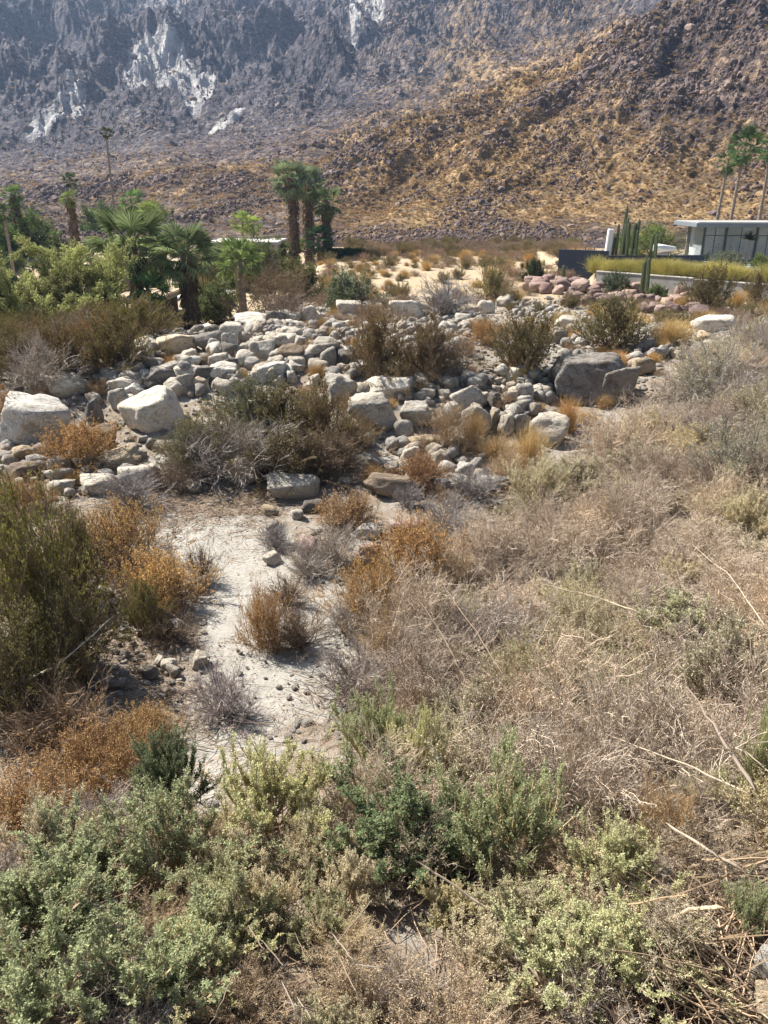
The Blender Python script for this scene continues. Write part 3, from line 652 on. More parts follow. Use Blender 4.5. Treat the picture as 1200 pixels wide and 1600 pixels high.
HERO = [
 (5,617,112,703,'w','a','largest pale block of granite at the left edge of the boulder bank'),
 (77,583,135,625,'w','a','pale angular boulder leaning behind the largest left block'),
 (135,622,166,665,'d','a','dark upright slab in the shade right of the largest left block'),
 (193,610,287,677,'w','a','large square-shouldered pale boulder, second biggest on the left bank'),
 (245,522,313,558,'t','r','big egg-shaped tan boulder with an undercut dark base, top left'),
 (304,505,348,532,'w','r','smooth white dome boulder highest on the left bank'),
 (219,538,248,565,'w','a','pale boulder tucked left of the egg-shaped tan boulder'),
 (219,525,248,541,'d','a','small dark slab above the pale boulder at the creosote edge'),
 (245,512,288,525,'g','s','low grey slab behind the egg-shaped tan boulder'),
 (153,575,187,602,'w','r','rounded white boulder at the upper left of the bank'),
 (178,565,207,592,'w','a','tilted white wedge resting on the rounded white boulder'),
 (167,558,197,575,'g','s','grey flat boulder at the brush edge above the white wedge'),
 (125,570,157,600,'d','r','dark grey boulder shaded by the creosote at upper left'),
 (189,580,223,613,'g','a','grey faceted boulder above the square-shouldered pale one'),
 (220,588,257,610,'d','a','dark sloping boulder above the square-shouldered pale one'),
 (240,573,270,593,'w','r','small white boulder between dark sloping stone and egg boulder'),
 (277,585,305,616,'g','r','tall rounded grey boulder beside the tan ball stone'),
 (304,589,328,613,'t','r','round tan ball-like stone in the left pile'),
 (273,570,317,592,'w','s','broad white stone lying above the tan ball-like stone'),
 (282,555,322,577,'w','a','white stone with a flat top under the egg-shaped boulder'),
 (365,548,398,574,'w','s','pale boulder with a shadowed foot by the orange grass'),
 (348,520,373,552,'w','a','upright white stone just right of the white dome boulder'),
 (330,592,370,618,'g','r','grey speckled boulder half behind the grey-green bush'),
 (138,663,187,703,'b','r','brownish boulder directly right of the rust bush'),
 (20,694,70,723,'t','r','smooth beige loaf-shaped boulder below the largest left block'),
 (10,718,72,753,'b','s','dark brown flat boulder under the beige loaf-shaped one'),
 (73,715,100,743,'g','a','small faceted grey stone right of the dark brown boulder'),
 (73,732,120,753,'w','s','flat pale stone lying in front of the small faceted one'),
 (76,750,120,773,'w','r','white rounded stone by the tan grass clump on the left'),
 (150,700,222,738,'t','s','long tan slab slanting up to the right'),
 (188,726,247,768,'w','r','round pale boulder partly covered by the bare grey shrub'),
 (131,740,190,775,'w','s','pale boulder just left of the round one, shrub over it'),
 (180,694,207,710,'t','s','small cream stone above the long tan slab'),
 (110,716,143,731,'t','s','low beige stone beneath the rust bush'),
 (348,712,410,760,'t','r','shaded tan boulder under the large grey-green bush'),
 (285,749,317,770,'g','a','lone grey stone at the edge of the dark leaf litter'),
 (167,606,200,640,'g','s','grey boulder above-left of the square-shouldered pale one'),
 (42,606,67,620,'w','r','small white stone showing over the largest left block'),
 (23,602,45,625,'d','a','dark pointed stone left behind the largest block'),
 (487,529,531,560,'g','r','upper of two grey twin boulders below the bare brown shrub'),
 (494,544,532,574,'g','r','lower of two grey twin boulders below the bare brown shrub'),
 (429,539,477,573,'b','r','brown-grey round boulder with a shaded face in the centre pile'),
 (391,533,433,562,'w','s','pale slanting boulder left of the brown-grey round one'),
 (493,501,526,518,'w','r','white dome stone behind the bare brown shrub'),
 (525,468,566,496,'w','a','pale jagged boulder at the crest below the grey-green oleander'),
 (560,472,601,493,'g','a','grey-white boulder at the crest, middle of three'),
 (607,470,665,502,'w','a','large white boulder with a ragged top at the crest'),
 (531,501,563,528,'w','a','white cracked boulder below the crest beside the brown shrub'),
 (589,465,610,480,'t','r','small tan stone between the crest boulders'),
 (569,586,650,631,'w','s','long pale whaleback boulder shaded with twig shadows'),
 (544,612,623,680,'g','a','big wedge boulder with a lit top and black shadow below'),
 (505,586,558,636,'g','s','pale pitted boulder left of the long whaleback'),
 (478,562,512,587,'g','r','grey rounded boulder above the pitted pale one'),
 (446,564,481,584,'w','s','flat white stone left of the grey rounded boulder'),
 (483,584,505,603,'w','r','cube-like white stone above the pitted boulder'),
 (504,574,520,588,'g','r','small smooth grey stone atop the pitted boulder'),
 (392,568,426,596,'w','a','angular white boulder among twigs at centre left'),
 (445,578,468,600,'w','r','squat white stone below the flat white stone'),
 (425,587,448,604,'w','r','small white stone left of the squat white stone'),
 (614,656,646,689,'g','a','upright pale stone with a lit face right of the black hollow'),
 (627,683,663,702,'t','r','oval tan stone below the upright pale stone'),
 (626,627,674,671,'g','r','rounded grey boulder right of the big wedge'),
 (484,616,513,640,'g','r','grey stone below the pitted boulder, twigs in front'),
 (600,508,621,523,'g','r','grey ball stone seen through the brown shrub'),
 (598,523,624,543,'w','a','white stone under the ball stone in the brown shrub'),
 (368,490,426,517,'w','a','broad pale boulder under the bare brown shrub, top of pile'),
 (367,511,398,531,'t','s','tan-stained boulder below the broad pale one'),
 (505,681,578,713,'t','s','long tan boulder half under the bush, left of the wedge'),
 (987,558,1022,588,'t','a','tan boulder just right of the split dark one'),
 (825,647,885,699,'w','a','cream boulder crossed by cracks beside the yellow grass'),
 (760,640,782,674,'t','r','tall narrow tan stone in the right pile'),
 (775,647,807,681,'w','s','smooth slanting white stone right of the narrow tan one'),
 (800,646,827,678,'g','r','egg-like grey stone left of the cracked cream boulder'),
 (815,628,843,651,'g','r','speckled grey round stone above the cracked cream boulder'),
 (792,633,813,659,'w','a','small knobbly white stone in the right pile'),
 (782,610,813,636,'g','a','grey slanting stone at the middle of the right pile'),
 (802,600,833,633,'g','r','rough grey boulder at the middle of the right pile'),
 (830,600,863,623,'w','s','white-topped slab leaning on the huge dark boulder'),
 (793,583,827,603,'g','r','smooth grey back of a boulder atop the right pile'),
 (817,577,847,598,'w','s','white stone crowning the right pile'),
 (702,600,760,644,'g','s','large sloping grey boulder at the left of the right pile'),
 (720,633,767,681,'g','r','leaning grey boulder with dry grass at its foot'),
 (757,612,783,641,'d','a','dark stone wedged in the right pile'),
 (867,493,908,516,'w','s','cream flat-topped boulder beside yellow grass behind the dark one'),
 (857,513,887,538,'g','r','round grey boulder below the cream flat-topped one'),
 (710,492,737,504,'w','s','thin white slab of the small pile in the middle distance'),
 (718,498,747,513,'w','s','lower white slab of the small pile in the middle distance'),
 (685,473,730,489,'g','s','long grey rock at the far left of the distant ridge'),
 (773,461,810,479,'g','s','sloping grey rock at the far right of the distant ridge'),
 (720,475,747,493,'t','a','beige rock in the middle of the distant ridge'),
 (745,470,773,491,'w','a','white pointed rock in the middle of the distant ridge'),
 (1080,497,1146,521,'w','s','long cream whaleback in yellow grass at the right'),
 (1083,519,1112,534,'t','r','tan stone in front of the long cream whaleback'),
 (1075,538,1115,571,'d','a','dark rugged boulder poking from the right-hand brush'),
 (1096,532,1117,545,'w','r','small white stone behind the dark rugged boulder'),
 (1047,547,1068,560,'t','a','small tan stone at the upper edge of the brush'),
 (417,744,500,785,'g','s','grey bread-loaf boulder overhanging a black hollow, centre'),
 (470,778,507,803,'d','r','dark stone beneath the bread-loaf boulder'),
 (408,789,437,808,'t','r','small tan stone at the left foot of the bread-loaf boulder'),
 (451,795,478,813,'w','r','white cobble below the bread-loaf boulder'),
 (410,813,438,831,'g','s','pale cobble on the sand beside the bare shrub'),
 (540,706,602,745,'g','r','brown-grey smooth boulder under the wedge boulder'),
 (524,745,552,762,'g','s','small grey stone with a lit edge beside the loaf boulder'),
 (568,748,650,783,'b','s','flat brown slab with a bright upper edge'),
 (598,722,627,745,'g','r','pinkish grey cobble right of the smooth brown-grey boulder'),
 (622,698,657,724,'w','a','cream faceted stone in the centre cluster'),
 (548,822,597,844,'w','r','pale stone behind the grey bare shrub in mid wash'),
 (553,847,600,888,'p','r','pink granite boulder between the two orange shrubs'),
 (463,838,503,874,'p','r','dull pink-brown boulder behind the bare shrub'),
 (412,863,442,884,'w','a','pale stone on the sand left of the dull pink boulder'),
 (607,808,665,852,'p','r','rose-brown boulder behind the brightest orange shrub'),
 (655,680,682,699,'t','a','tan stone at the upper end of the centre cluster'),
 (663,696,697,708,'t','s','thin flat tan stone in the centre cluster'),
 (665,703,702,729,'g','r','grey dome stone behind the small russet shrub'),
 (707,723,746,751,'w','r','white rounded boulder, largest of the centre right cluster'),
 (710,712,735,728,'w','r','white stone stacked above the largest of its cluster'),
 (692,705,705,721,'t','r','narrow tan stone beside the grey dome stone'),
 (704,703,720,716,'t','r','small tan ball at the top of the centre right cluster'),
 (748,708,767,725,'g','a','grey stone below the pale grass clump'),
 (735,723,761,738,'t','s','orange-tan slab right of the white rounded boulder'),
 (690,741,740,771,'g','s','smooth grey boulder sunk below the centre right cluster'),
 (768,792,778,804,'w','a','single white stone at the edge of the brush'),
 (223,1038,250,1065,'d','r','dark slate-grey cobble in the near left rock cluster'),
 (252,1029,279,1052,'w','r','oval white cobble in the near left rock cluster'),
 (261,1039,284,1061,'g','r','brown-grey cobble right of the oval white one'),
 (240,1024,261,1041,'w','r','small pale cobble above the slate-grey one'),
 (297,1019,329,1046,'w','r','cream cobble standing alone at the sand edge'),
 (248,967,298,998,'g','a','wedge-shaped grey rock under the mottled shrub'),
 (153,1058,200,1083,'g','s','flat speckled rock in shade left of the cobbles'),
 (150,942,173,960,'w','r','white cobble below the pale sand patch on the left'),
 (295,900,329,928,'g','a','pointed grey rock right of the golden shrub'),
 (0,805,22,829,'w','r','white stone cut by the left edge of the view'),
 (148,916,179,936,'w','s','flat pale rock at the edge of the left sand patch'),
 (1170,1490,1225,1552,'w','a','cream boulder cut off at the bottom right edge'),
 (1160,1552,1230,1620,'t','s','tan rock at the very bottom right corner'),
]
for h in HERO: boulder(*h)
# the huge split boulder and its shard
me = rock_mesh('boulder', 71, 5, 0.95, rough=0.05, nplanes=7)
boulder(855, 547, 966, 634, 'd', 'a', 'huge dark grey split boulder with a flat shaded face', hero=rock_mesh('boulder', 913, 5, 0.9, rough=0.06, nplanes=8))
boulder(930, 572, 993, 634, 'd', 'a', 'sharp dark shard broken off the huge split boulder', hero=rock_mesh('boulder', 77, 4, 1.0, rough=0.05, nplanes=6))

# smaller stones of the piles, drawn from the zones where the photograph shows them
ZONES = [
 ([(60, 600), (230, 560), (350, 520), (470, 510), (560, 560), (560, 620), (420, 610), (300, 620), (180, 650)], 95, 'small pale rock packed between the left bank boulders', 'small rocks packed in the left boulder bank', 'wwwwgd', (13, 40)),
 ([(0, 700), (60, 690), (240, 690), (260, 770), (160, 790), (0, 800)], 34, 'small rock lying among the low boulders below the left bank', 'small rocks below the left bank', 'wgtb', (7, 17)),
 ([(650, 585), (860, 590), (860, 640), (760, 680), (650, 640)], 60, 'small grey rock wedged into the pile left of the split boulder', 'small rocks of the right boulder pile', 'wwwggd', (10, 28)),
 ([(600, 690), (720, 690), (790, 760), (780, 800), (640, 760)], 30, 'small tan rock in the cluster below the wedge boulder', 'small rocks of the centre cluster', 'wttg', (6, 14)),
 ([(500, 480), (680, 480), (760, 500), (700, 560), (600, 590), (520, 560)], 30, 'small white rock lying among the brown shrubs near the crest', 'small rocks among the crest shrubs', 'wwgt', (7, 18)),
 ([(130, 930), (200, 925), (290, 1030), (280, 1090), (200, 1080), (140, 980)], 42, 'small rounded stone in the near left cobble patch', 'stones of the near left cobble patch', 'wwgtd', (6, 14)),
 ([(880, 490), (1060, 520), (1060, 560), (1000, 580), (900, 540)], 18, 'small tan rock on the slope behind the split boulder', 'small rocks behind the split boulder', 'ttwb', (7, 16)),
]
rz_ = np.random.default_rng(21)
for poly, cnt_, lab, grp, tones, (s0, s1) in ZONES:
    xs = [p_[0] for p_ in poly]; ys = [p_[1] for p_ in poly]; got = 0
    while got < cnt_:
        x = rz_.uniform(min(xs), max(xs)); y = rz_.uniform(min(ys), max(ys))
        if not inside(poly, np.array([x]), np.array([y]))[0]: continue
        s_ = s0+(s1-s0)*rz_.random()**1.8
        tn = tones[rz_.integers(len(tones))]; sp_r = 'raa'[rz_.integers(3)]
        boulder(x-s_*.62, y-s_*.9, x+s_*.62, y, tn, sp_r, near_label(x, y-s_*.45, s_, tn, sp_r), grp, name='rock')
        got += 1
ORD = 'first second third fourth fifth sixth seventh eighth ninth tenth eleventh twelfth thirteenth fourteenth fifteenth sixteenth seventeenth eighteenth nineteenth twentieth twenty-first twenty-second twenty-third twenty-fourth twenty-fifth twenty-sixth twenty-seventh'.split()
pinks = []
# pink-purple landscaping boulders under the garden wall
for i in range(80):
    t_ = i/45; x = 828+275*((i*0.618) % 1.0); band = 428+0.10*(x-828); y = band+rz_.uniform(14, 46 if x > 880 else 30)
    s_ = rz_.uniform(12, 27)
    pinks.append((x, y-band, boulder(x-s_*.6, y-s_*.75, x+s_*.6, y, 'vpv'[i % 3], 'a', 'pink', 'pinkish boulders below the garden wall')))
pinks.sort(key=lambda p_: p_[1])
for r_i, nm_ in enumerate(('uppermost', 'middle', 'lowest')):
    for j_, p_ in enumerate(sorted(pinks[r_i*27:(r_i+1)*27], key=lambda p_: p_[0])):
        p_[2]['label'] = 'pinkish landscaping boulder, %s from the left in the %s row below the garden wall' % (ORD[j_], nm_)

# ------------------------------------------------------------ shrubs placed one by one
GRN = (0.335, 0.365, 0.20); GRN2 = (0.425, 0.43, 0.245); OLV = (0.17, 0.165, 0.05); PALE = (0.40, 0.40, 0.25); DGR = (0.15, 0.19, 0.10)
TW_B = (0.22, 0.165, 0.12); TW_G = (0.33, 0.30, 0.28); TW_T = (0.42, 0.32, 0.21); RUST = (0.55, 0.36, 0.18); GOLD = (0.66, 0.44, 0.19); BRN = (0.25, 0.17, 0.095)
NV = {'saltbush': 4, 'drybrush': 4, 'tanbush': 3, 'buckwheat': 3, 'creosote': 3, 'deadshrub': 3, 'grass': 3, 'leafy': 3}
SC = [0]
def plant(kind, x, y, w, h, cs, cf, label, cat='shrub', name=None, group=None, minr=0.0):
    P, t = hit(x, y, 0.0)
    Hn = 1.0
    for _ in range(4):                       # crown centre sits half a plant height above ground
        ww = w*t/F; d = ray(x, y); el = math.atan2(-d[2], math.hypot(d[0], d[1]))
        H = max((h*t/F-0.75*ww*math.sin(el))/math.cos(el), 0.55*ww)
        P, t = hit(x, y, H*0.45)
    i = SC[0]; SC[0] += 1
    nat = (1.0, 1.0)
    r = ww/2/nat[0]; hz_ = H/nat[1]
    nm = name or {'saltbush': 'saltbush', 'drybrush': 'dry_shrub', 'tanbush': 'seeding_saltbush', 'buckwheat': 'buckwheat_shrub', 'creosote': 'creosote_bush', 'deadshrub': 'bare_shrub', 'grass': 'grass_tussock', 'leafy': 'leafy_shrub'}[kind]
    root = thing(nm, label, cat, (P[0], P[1], P[2]-0.02), (i*2.4) % 6.28, group, (r, r, hz_))
    ms, mf = shrub_meshes(kind, i % NV[kind])
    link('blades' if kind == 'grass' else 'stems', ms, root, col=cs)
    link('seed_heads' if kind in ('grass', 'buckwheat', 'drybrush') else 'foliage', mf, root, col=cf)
    return root
PL = [
 # foreground green saltbushes
 ('saltbush', 85,1400,190,170, TW_T,GRN,'dense grey-green saltbush at the left edge, upper of the bottom-left pair'),
 ('saltbush', 50,1530,220,200, TW_T,GRN,'grey-green saltbush filling the bottom left corner'),
 ('saltbush', 215,1530,190,170, TW_T,GRN,'bright leafy saltbush at the bottom, second from the left'),
 ('saltbush', 265,1330,190,170, TW_T,GRN,'green saltbush beneath the dark upright sprigs'),
 ('saltbush', 262,1225,95,130, TW_B,DGR,'dark upright saltbush sprigs standing against the pale sand'),
 ('saltbush', 420,1250,150,160, TW_T,GRN2,'olive saltbush just right of the sand tongue'),
 ('saltbush', 590,1150,85,120, TW_T,GRN,'tall green saltbush spray, left of the centre pair'),
 ('saltbush', 655,1190,70,130, TW_T,GRN2,'tall light green saltbush spray, right of the centre pair'),
 ('saltbush', 612,1305,180,160, TW_T,DGR,'dark green round saltbush in the middle of the foreground'),
 ('saltbush', 800,1290,150,180, TW_T,GRN,'green saltbush to the right of the round central one'),
  ('saltbush', 870,1510,170,150, TW_T,GRN2,'large pale green saltbush spreading at the bottom, left of two'),
 ('saltbush', 985,1490,160,150, TW_T,GRN2,'large pale green saltbush spreading at the bottom, right of two'),
 ('saltbush', 965,1360,120,130, TW_T,GRN2,'upright yellow-green saltbush above the large pale one'),
 ('saltbush', 1172,1425,90,120, TW_T,GRN,'small vivid green saltbush above the dead stalks at right'),
 ('saltbush', 1190,1200,70,190, TW_T,GRN,'tall green saltbush at the right edge'),
 ('saltbush', 1110,1250,90,120, TW_T,GRN,'green saltbush beside the grey slanting stem'),
 ('saltbush', 360,1420,110,120, TW_T,GRN2,'small saltbush between the left thicket and bare twigs'),
 ('saltbush', 500,1440,90,90, TW_T,GRN2,'small sparse saltbush low in the centre foreground'),
 ('tanbush', 1120,590,170,110, TW_G,(0.47,0.44,0.31),'grey-green bush topping the brush slope at the right'),
 ('tanbush', 1165,720,150,150, TW_G,(0.48,0.46,0.31),'pale green bush at the right edge halfway up the slope'),
 ('saltbush', 1060,975,150,110, TW_T,PALE,'pale green-tan bush where the long stalk ends'),
 ('tanbush', 830,1070,220,170, TW_T,(0.44,0.44,0.26),'olive-tan bush left of the mid-slope pair'),
 ('tanbush', 970,1090,230,180, TW_T,(0.42,0.43,0.25),'olive-tan bush right of the mid-slope pair'),
 ('tanbush', 760,1200,150,140, TW_T,(0.50,0.43,0.29),'straw coloured bush right of the tall green sprays'),
 ('tanbush', 470,1340,150,130, TW_T,(0.52,0.45,0.31),'straw coloured bush left of the dark round saltbush'),
 ('tanbush', 900,1210,150,130, TW_T,(0.52,0.44,0.30),'tan feathery bush between the olive-tan pair and upright green'),
 ('tanbush', 560,1540,200,150, TW_T,(0.46,0.37,0.26),'tan bush at the very bottom centre'),
 ('tanbush', 390,1560,190,140, TW_T,(0.48,0.37,0.25),'russet-tan bush at the bottom, right of the saltbushes'),
 ('tanbush', 1040,1290,110,150, TW_T,(0.50,0.36,0.20),'golden drooping dry bush above the fallen stem'),
 # orange and rust shrubs
 ('buckwheat', 122,697,96,58, BRN,RUST,'rust-orange shrub in front of the largest left block'),
 ('buckwheat', 180,838,136,96, TW_B,GOLD,'golden shrub left of the sand with a purple-grey base'),
 ('buckwheat', 252,908,116,100, TW_B,GOLD,'golden shrub beside the sand, below the first golden one'),
 ('buckwheat', 642,865,118,112, BRN,RUST,'brightest orange shrub, upper of the pair in mid wash'),
 ('buckwheat', 575,925,106,112, BRN,(0.56,0.38,0.18),'amber shrub below-left of the brightest orange one'),
 ('buckwheat', 545,800,80,42, TW_B,RUST,'low orange shrub beneath the flat brown slab'),
 ('buckwheat', 413,975,64,96, BRN,RUST,'small orange shrub standing on the sand'),
 ('buckwheat', 150,1190,150,120, BRN,RUST,'orange shrub at lower left next to the deep shade'),
 ('buckwheat', 225,1140,90,90, BRN,(0.58,0.40,0.19),'amber shrub right of the orange one at lower left'),
 ('buckwheat', 55,1255,140,80, TW_B,RUST,'dull orange shrub low at the left edge'),
 ('buckwheat', 40,778,76,60, TW_B,GOLD,'golden shrub at the left edge below the flat boulders'),
 ('buckwheat', 657,736,72,48, TW_B,(0.42,0.25,0.13),'small russet shrub in the centre rock cluster'),
 ('buckwheat', 14,655,40,70, BRN,RUST,'rust shrub cut by the left edge beside the largest block'),
 ('buckwheat', 758,520,50,36, BRN,RUST,'small orange shrub in the middle distance'),
 # creosotes
 ('creosote', 50,930,210,330, TW_B,OLV,'big olive creosote bush at the left edge, nearest of its kind','creosote'),
 ('creosote', 20,1060,190,230, TW_B,(0.13,0.125,0.045),'olive creosote below the nearest one, coloured dark for its shade','creosote'),  # foliage colour darkened to stand for the shade under the big bush
 ('creosote', 105,1010,150,200, TW_B,(0.15,0.14,0.05),'low spreading creosote in front of the nearest one','creosote'),
 ('creosote', 10,860,130,200, TW_B,OLV,'tall creosote cut by the left edge','creosote'),
 ('creosote', 120,880,90,170, TW_B,(0.17,0.15,0.06),'brownish creosote at the right flank of the nearest one','creosote'),
 ('creosote', 225,955,80,110, TW_B,OLV,'thin green creosote below the golden shrub','creosote'),
 ('creosote', 30,560,120,90, TW_B,(0.16,0.13,0.05),'brown-green creosote at the left edge of the upper thicket'),
 ('creosote', 105,555,120,95, TW_B,(0.19,0.14,0.055),'russet creosote, second from the left in the upper thicket'),
 ('creosote', 175,540,120,100, TW_B,(0.18,0.15,0.05),'olive-brown creosote in the middle of the upper thicket'),
 ('creosote', 235,515,90,80, TW_B,(0.17,0.16,0.055),'olive creosote at the right of the upper thicket'),
 ('creosote', 278,500,70,60, TW_B,(0.15,0.12,0.06),'brown creosote at the right end of the upper thicket'),
 ('creosote', 390,640,130,110, TW_G,(0.15,0.16,0.07),'creosote behind the grey fallen tangle'),
 ('creosote', 500,655,110,120, TW_B,(0.19,0.15,0.075),'brown creosote left of the wedge boulder'),
 ('creosote', 300,700,110,100, TW_G,(0.15,0.155,0.07),'grey-green creosote left end of the central tangle'),
 ('creosote', 590,545,110,110, TW_B,(0.21,0.15,0.07),'brown creosote on the crest, left of two'),
 ('creosote', 665,545,100,100, TW_B,(0.22,0.165,0.08),'brown creosote on the crest, right of two'),
 ('creosote', 820,545,115,110, TW_B,(0.17,0.15,0.065),'olive creosote behind the right boulder pile'),
 ('creosote', 960,508,125,92, TW_B,(0.20,0.19,0.09),'large grey-olive creosote behind the split boulder'),
 ('creosote', 768,445,64,64, TW_T,(0.25,0.25,0.08),'yellow-green creosote on the pale sand far up the wash'),
 ('creosote', 1110,455,110,100, TW_B,(0.16,0.14,0.05),'olive creosote in front of the yellow grass bed'),
 ('creosote', 1180,455,100,110, TW_B,(0.17,0.14,0.055),'brownish creosote at the right edge below the house'),
 # dry and bare shrubs
 ('deadshrub', 395,705,160,80, TW_G,TW_G,'silvery tangle of dead branches across the central boulders'),
 ('deadshrub', 320,715,130,100, TW_G,TW_G,'grey dead shrub left of the silvery tangle'),
 ('deadshrub', 500,720,130,90, TW_B,TW_B,'dark bare shrub above the bread-loaf boulder'),
 ('deadshrub', 450,490,120,100, (0.30,0.24,0.19),(0.30,0.22,0.13),'bare brown shrub spreading over the top of the pile'),
 ('deadshrub', 208,770,104,66, TW_G,TW_G,'grey bare shrub over the round pale boulder'),
 ('deadshrub', 432,838,68,50, TW_G,TW_G,'small grey bare shrub on the sand below the loaf boulder'),
 ('deadshrub', 520,855,90,80, TW_G,TW_G,'grey bare shrub left of the pink boulder'),
 ('deadshrub', 470,985,110,80, TW_B,TW_B,'dark low bare shrub right of the small orange one'),
 ('deadshrub', 350,1090,140,120, (0.36,0.31,0.29),TW_G,'fan-shaped pinkish bare shrub standing on the sand'),
 ('deadshrub', 700,808,100,70, TW_G,TW_G,'grey bare shrub right of the rose-brown boulder'),
 ('deadshrub', 640,775,60,40, TW_G,TW_G,'low grey bare shrub in front of the flat brown slab'),
 ('deadshrub', 315,885,56,70, TW_B,TW_B,'wispy bare shrub at the right of the golden one'),
 ('deadshrub', 270,985,90,50, TW_B,TW_B,'flat dark bare shrub over the wedge-shaped grey rock'),
 ('deadshrub', 100,1130,200,110, TW_B,TW_B,'dark dead shrub in the deep shade at the left'),
 ('deadshrub', 150,1290,170,110, (0.38,0.32,0.28),TW_G,'pinkish bare shrub between the orange and green bushes'),
 ('deadshrub', 560,1060,150,90, (0.34,0.29,0.25),TW_G,'sparse reddish bare shrub on the sand in the centre'),
 ('deadshrub', 690,470,100,50, TW_G,TW_G,'grey bare shrub beyond the crest boulders'),
 ('deadshrub', 60,580,150,60, TW_G,TW_G,'pale dead branches at the foot of the upper thicket'),
 ('drybrush', 705,668,84,84, TW_T,(0.34,0.23,0.13),'brown dry bush between the wedge and leaning boulders'),
 ('drybrush', 710,830,70,50, TW_G,(0.30,0.25,0.2),'grey-brown dry bush at the upper tip of the brush slope'),
 ('drybrush', 430,460,150,80, TW_B,(0.26,0.20,0.10),'brown dry bush in front of the three tall palms'),
 ('grass', 828,705,60,84, (0.62,0.46,0.22),(0.66,0.5,0.26),'tall yellow grass left of the cracked cream boulder','grass'),
 ('grass', 887,650,44,60, (0.58,0.36,0.15),(0.6,0.4,0.2),'orange-yellow grass at the foot of the split boulder','grass'),
 ('grass', 775,700,70,50, (0.56,0.43,0.25),(0.6,0.45,0.26),'pale rounded grass tussock in front of the leaning boulder','grass'),
 ('grass', 740,672,40,60, (0.50,0.37,0.2),(0.5,0.37,0.2),'straw grass against the leaning grey boulder','grass'),
 ('grass', 885,500,40,30, (0.62,0.45,0.18),(0.6,0.45,0.2),'golden grass beside the cream flat-topped boulder','grass'),
 ('grass', 960,560,44,30, (0.60,0.38,0.16),(0.6,0.4,0.2),'orange grass behind the split boulder','grass'),
 ('grass', 1050,520,70,40, (0.62,0.46,0.22),(0.6,0.45,0.2),'yellow grass left of the long cream whaleback','grass'),
 ('grass', 270,565,36,20, (0.60,0.38,0.14),(0.6,0.4,0.2),'orange dry grass below the egg-shaped boulder','grass'),
 ('creosote', 440,650,150,110, TW_B,(0.16,0.145,0.065),'grey-brown creosote amid the central boulders, above the silvery tangle'),
 ('creosote', 340,690,150,110, TW_B,(0.15,0.145,0.06),'dark olive creosote in the left half of the central tangle'),
 ('creosote', 455,715,150,100, TW_B,(0.17,0.14,0.07),'dark brown creosote in front of the silvery tangle'),
 ('creosote', 545,690,100,90, TW_B,(0.20,0.155,0.075),'brown creosote at the right end of the central tangle'),
 ('deadshrub', 480,880,80,70, TW_G,TW_G,'grey bare shrub below the one left of the pink boulder'),
 ('deadshrub', 445,925,80,46, TW_B,TW_B,'low brown bare shrub between sand and amber shrub'),
 ('deadshrub', 540,965,90,60, TW_G,TW_G,'grey bare shrub at the foot of the amber shrub'),
 ('drybrush', 600,1000,120,80, TW_T,(0.44,0.37,0.29),'thin tan dry shrub on the sand below the amber one'),
 ('drybrush', 530,710,120,80, TW_B,(0.28,0.20,0.12),'brown tangled shrub right of the silvery branches'),
 ('drybrush', 265,745,90,60, TW_B,(0.24,0.18,0.12),'dark brown brush at the left foot of the central tangle'),
 ('drybrush', 700,890,100,80, TW_T,(0.44,0.36,0.28),'grey-tan dry shrub right of the brightest orange one'),
 ('drybrush', 670,960,110,90, TW_T,(0.46,0.38,0.29),'tan dry shrub at the left fringe of the right-hand brush'),
 ('deadshrub', 740,760,90,60, TW_G,TW_G,'grey bare shrub beside the single white stone'),
 ('drybrush', 800,730,90,70, TW_T,(0.46,0.36,0.24),'straw dry shrub below the yellow grass'),
 ('drybrush', 590,500,110,60, TW_B,(0.30,0.22,0.13),'brown dry shrub over the crest boulders'),
 ('drybrush', 690,560,110,70, TW_B,(0.30,0.22,0.14),'tangled brown shrub right of the crest creosotes'),
 ('creosote', 625,590,90,60, TW_B,(0.20,0.155,0.08),'low creosote above the long whaleback boulder'),
 ('saltbush', 700,1330,130,120, TW_T,DGR,'dark saltbush clump at the right shoulder of the round central one'),
 ('saltbush', 330,1480,130,110, TW_T,GRN2,'pale saltbush tuft low on the left of the foreground'),
 # green garden plants on the left and behind
 ('leafy', 545,462,100,66, TW_G,(0.13,0.16,0.09),'grey-green oleander at the near end of the hedge','shrub'),
 ('leafy', 428,408,70,56, TW_B,(0.08,0.12,0.035),'dark green shrub left of the three tall palms','shrub'),
 ('leafy', 345,478,110,60, TW_B,(0.12,0.15,0.06),'feathery green shrub at the edge of the pale driveway','shrub'),
 ('leafy', 240,340,70,44, TW_B,(0.24,0.29,0.07),'bright lime shrub behind the large fan palms','shrub'),
 ('leafy', 160,350,80,50, TW_B,(0.13,0.20,0.05),'mid-green shrub behind the leafy left tree','shrub'),
 ('leafy', 245,440,50,60, TW_B,(0.16,0.24,0.05),'yellow-green shrub between the two large fan palms','shrub'),
 ('leafy', 300,430,60,50, TW_B,(0.05,0.08,0.03),'very dark shrub against the grey retaining wall','shrub'),
 ('leafy', 470,440,90,50, TW_B,(0.14,0.14,0.05),'olive shrub at the foot of the three tall palms','shrub'),
 ('leafy', 30,370,110,60, TW_B,(0.12,0.18,0.05),'green shrub beyond the leafy tree at the left edge','shrub'),
 ('leafy', 30,470,120,70, TW_B,(0.04,0.07,0.035),'dark bluish shrub under the left tree','shrub'),
 ('leafy', 165,510,90,36, TW_B,(0.08,0.11,0.04),'low dark shrub before the lower tan roof','shrub'),
 ('leafy', 832,425,34,34, TW_B,(0.04,0.07,0.03),'dark round bush at the near end of the navy wall','shrub'),
 ('leafy', 1020,372,80,44, TW_B,(0.20,0.26,0.07),'bright green shrub beside the garden cacti','shrub'),
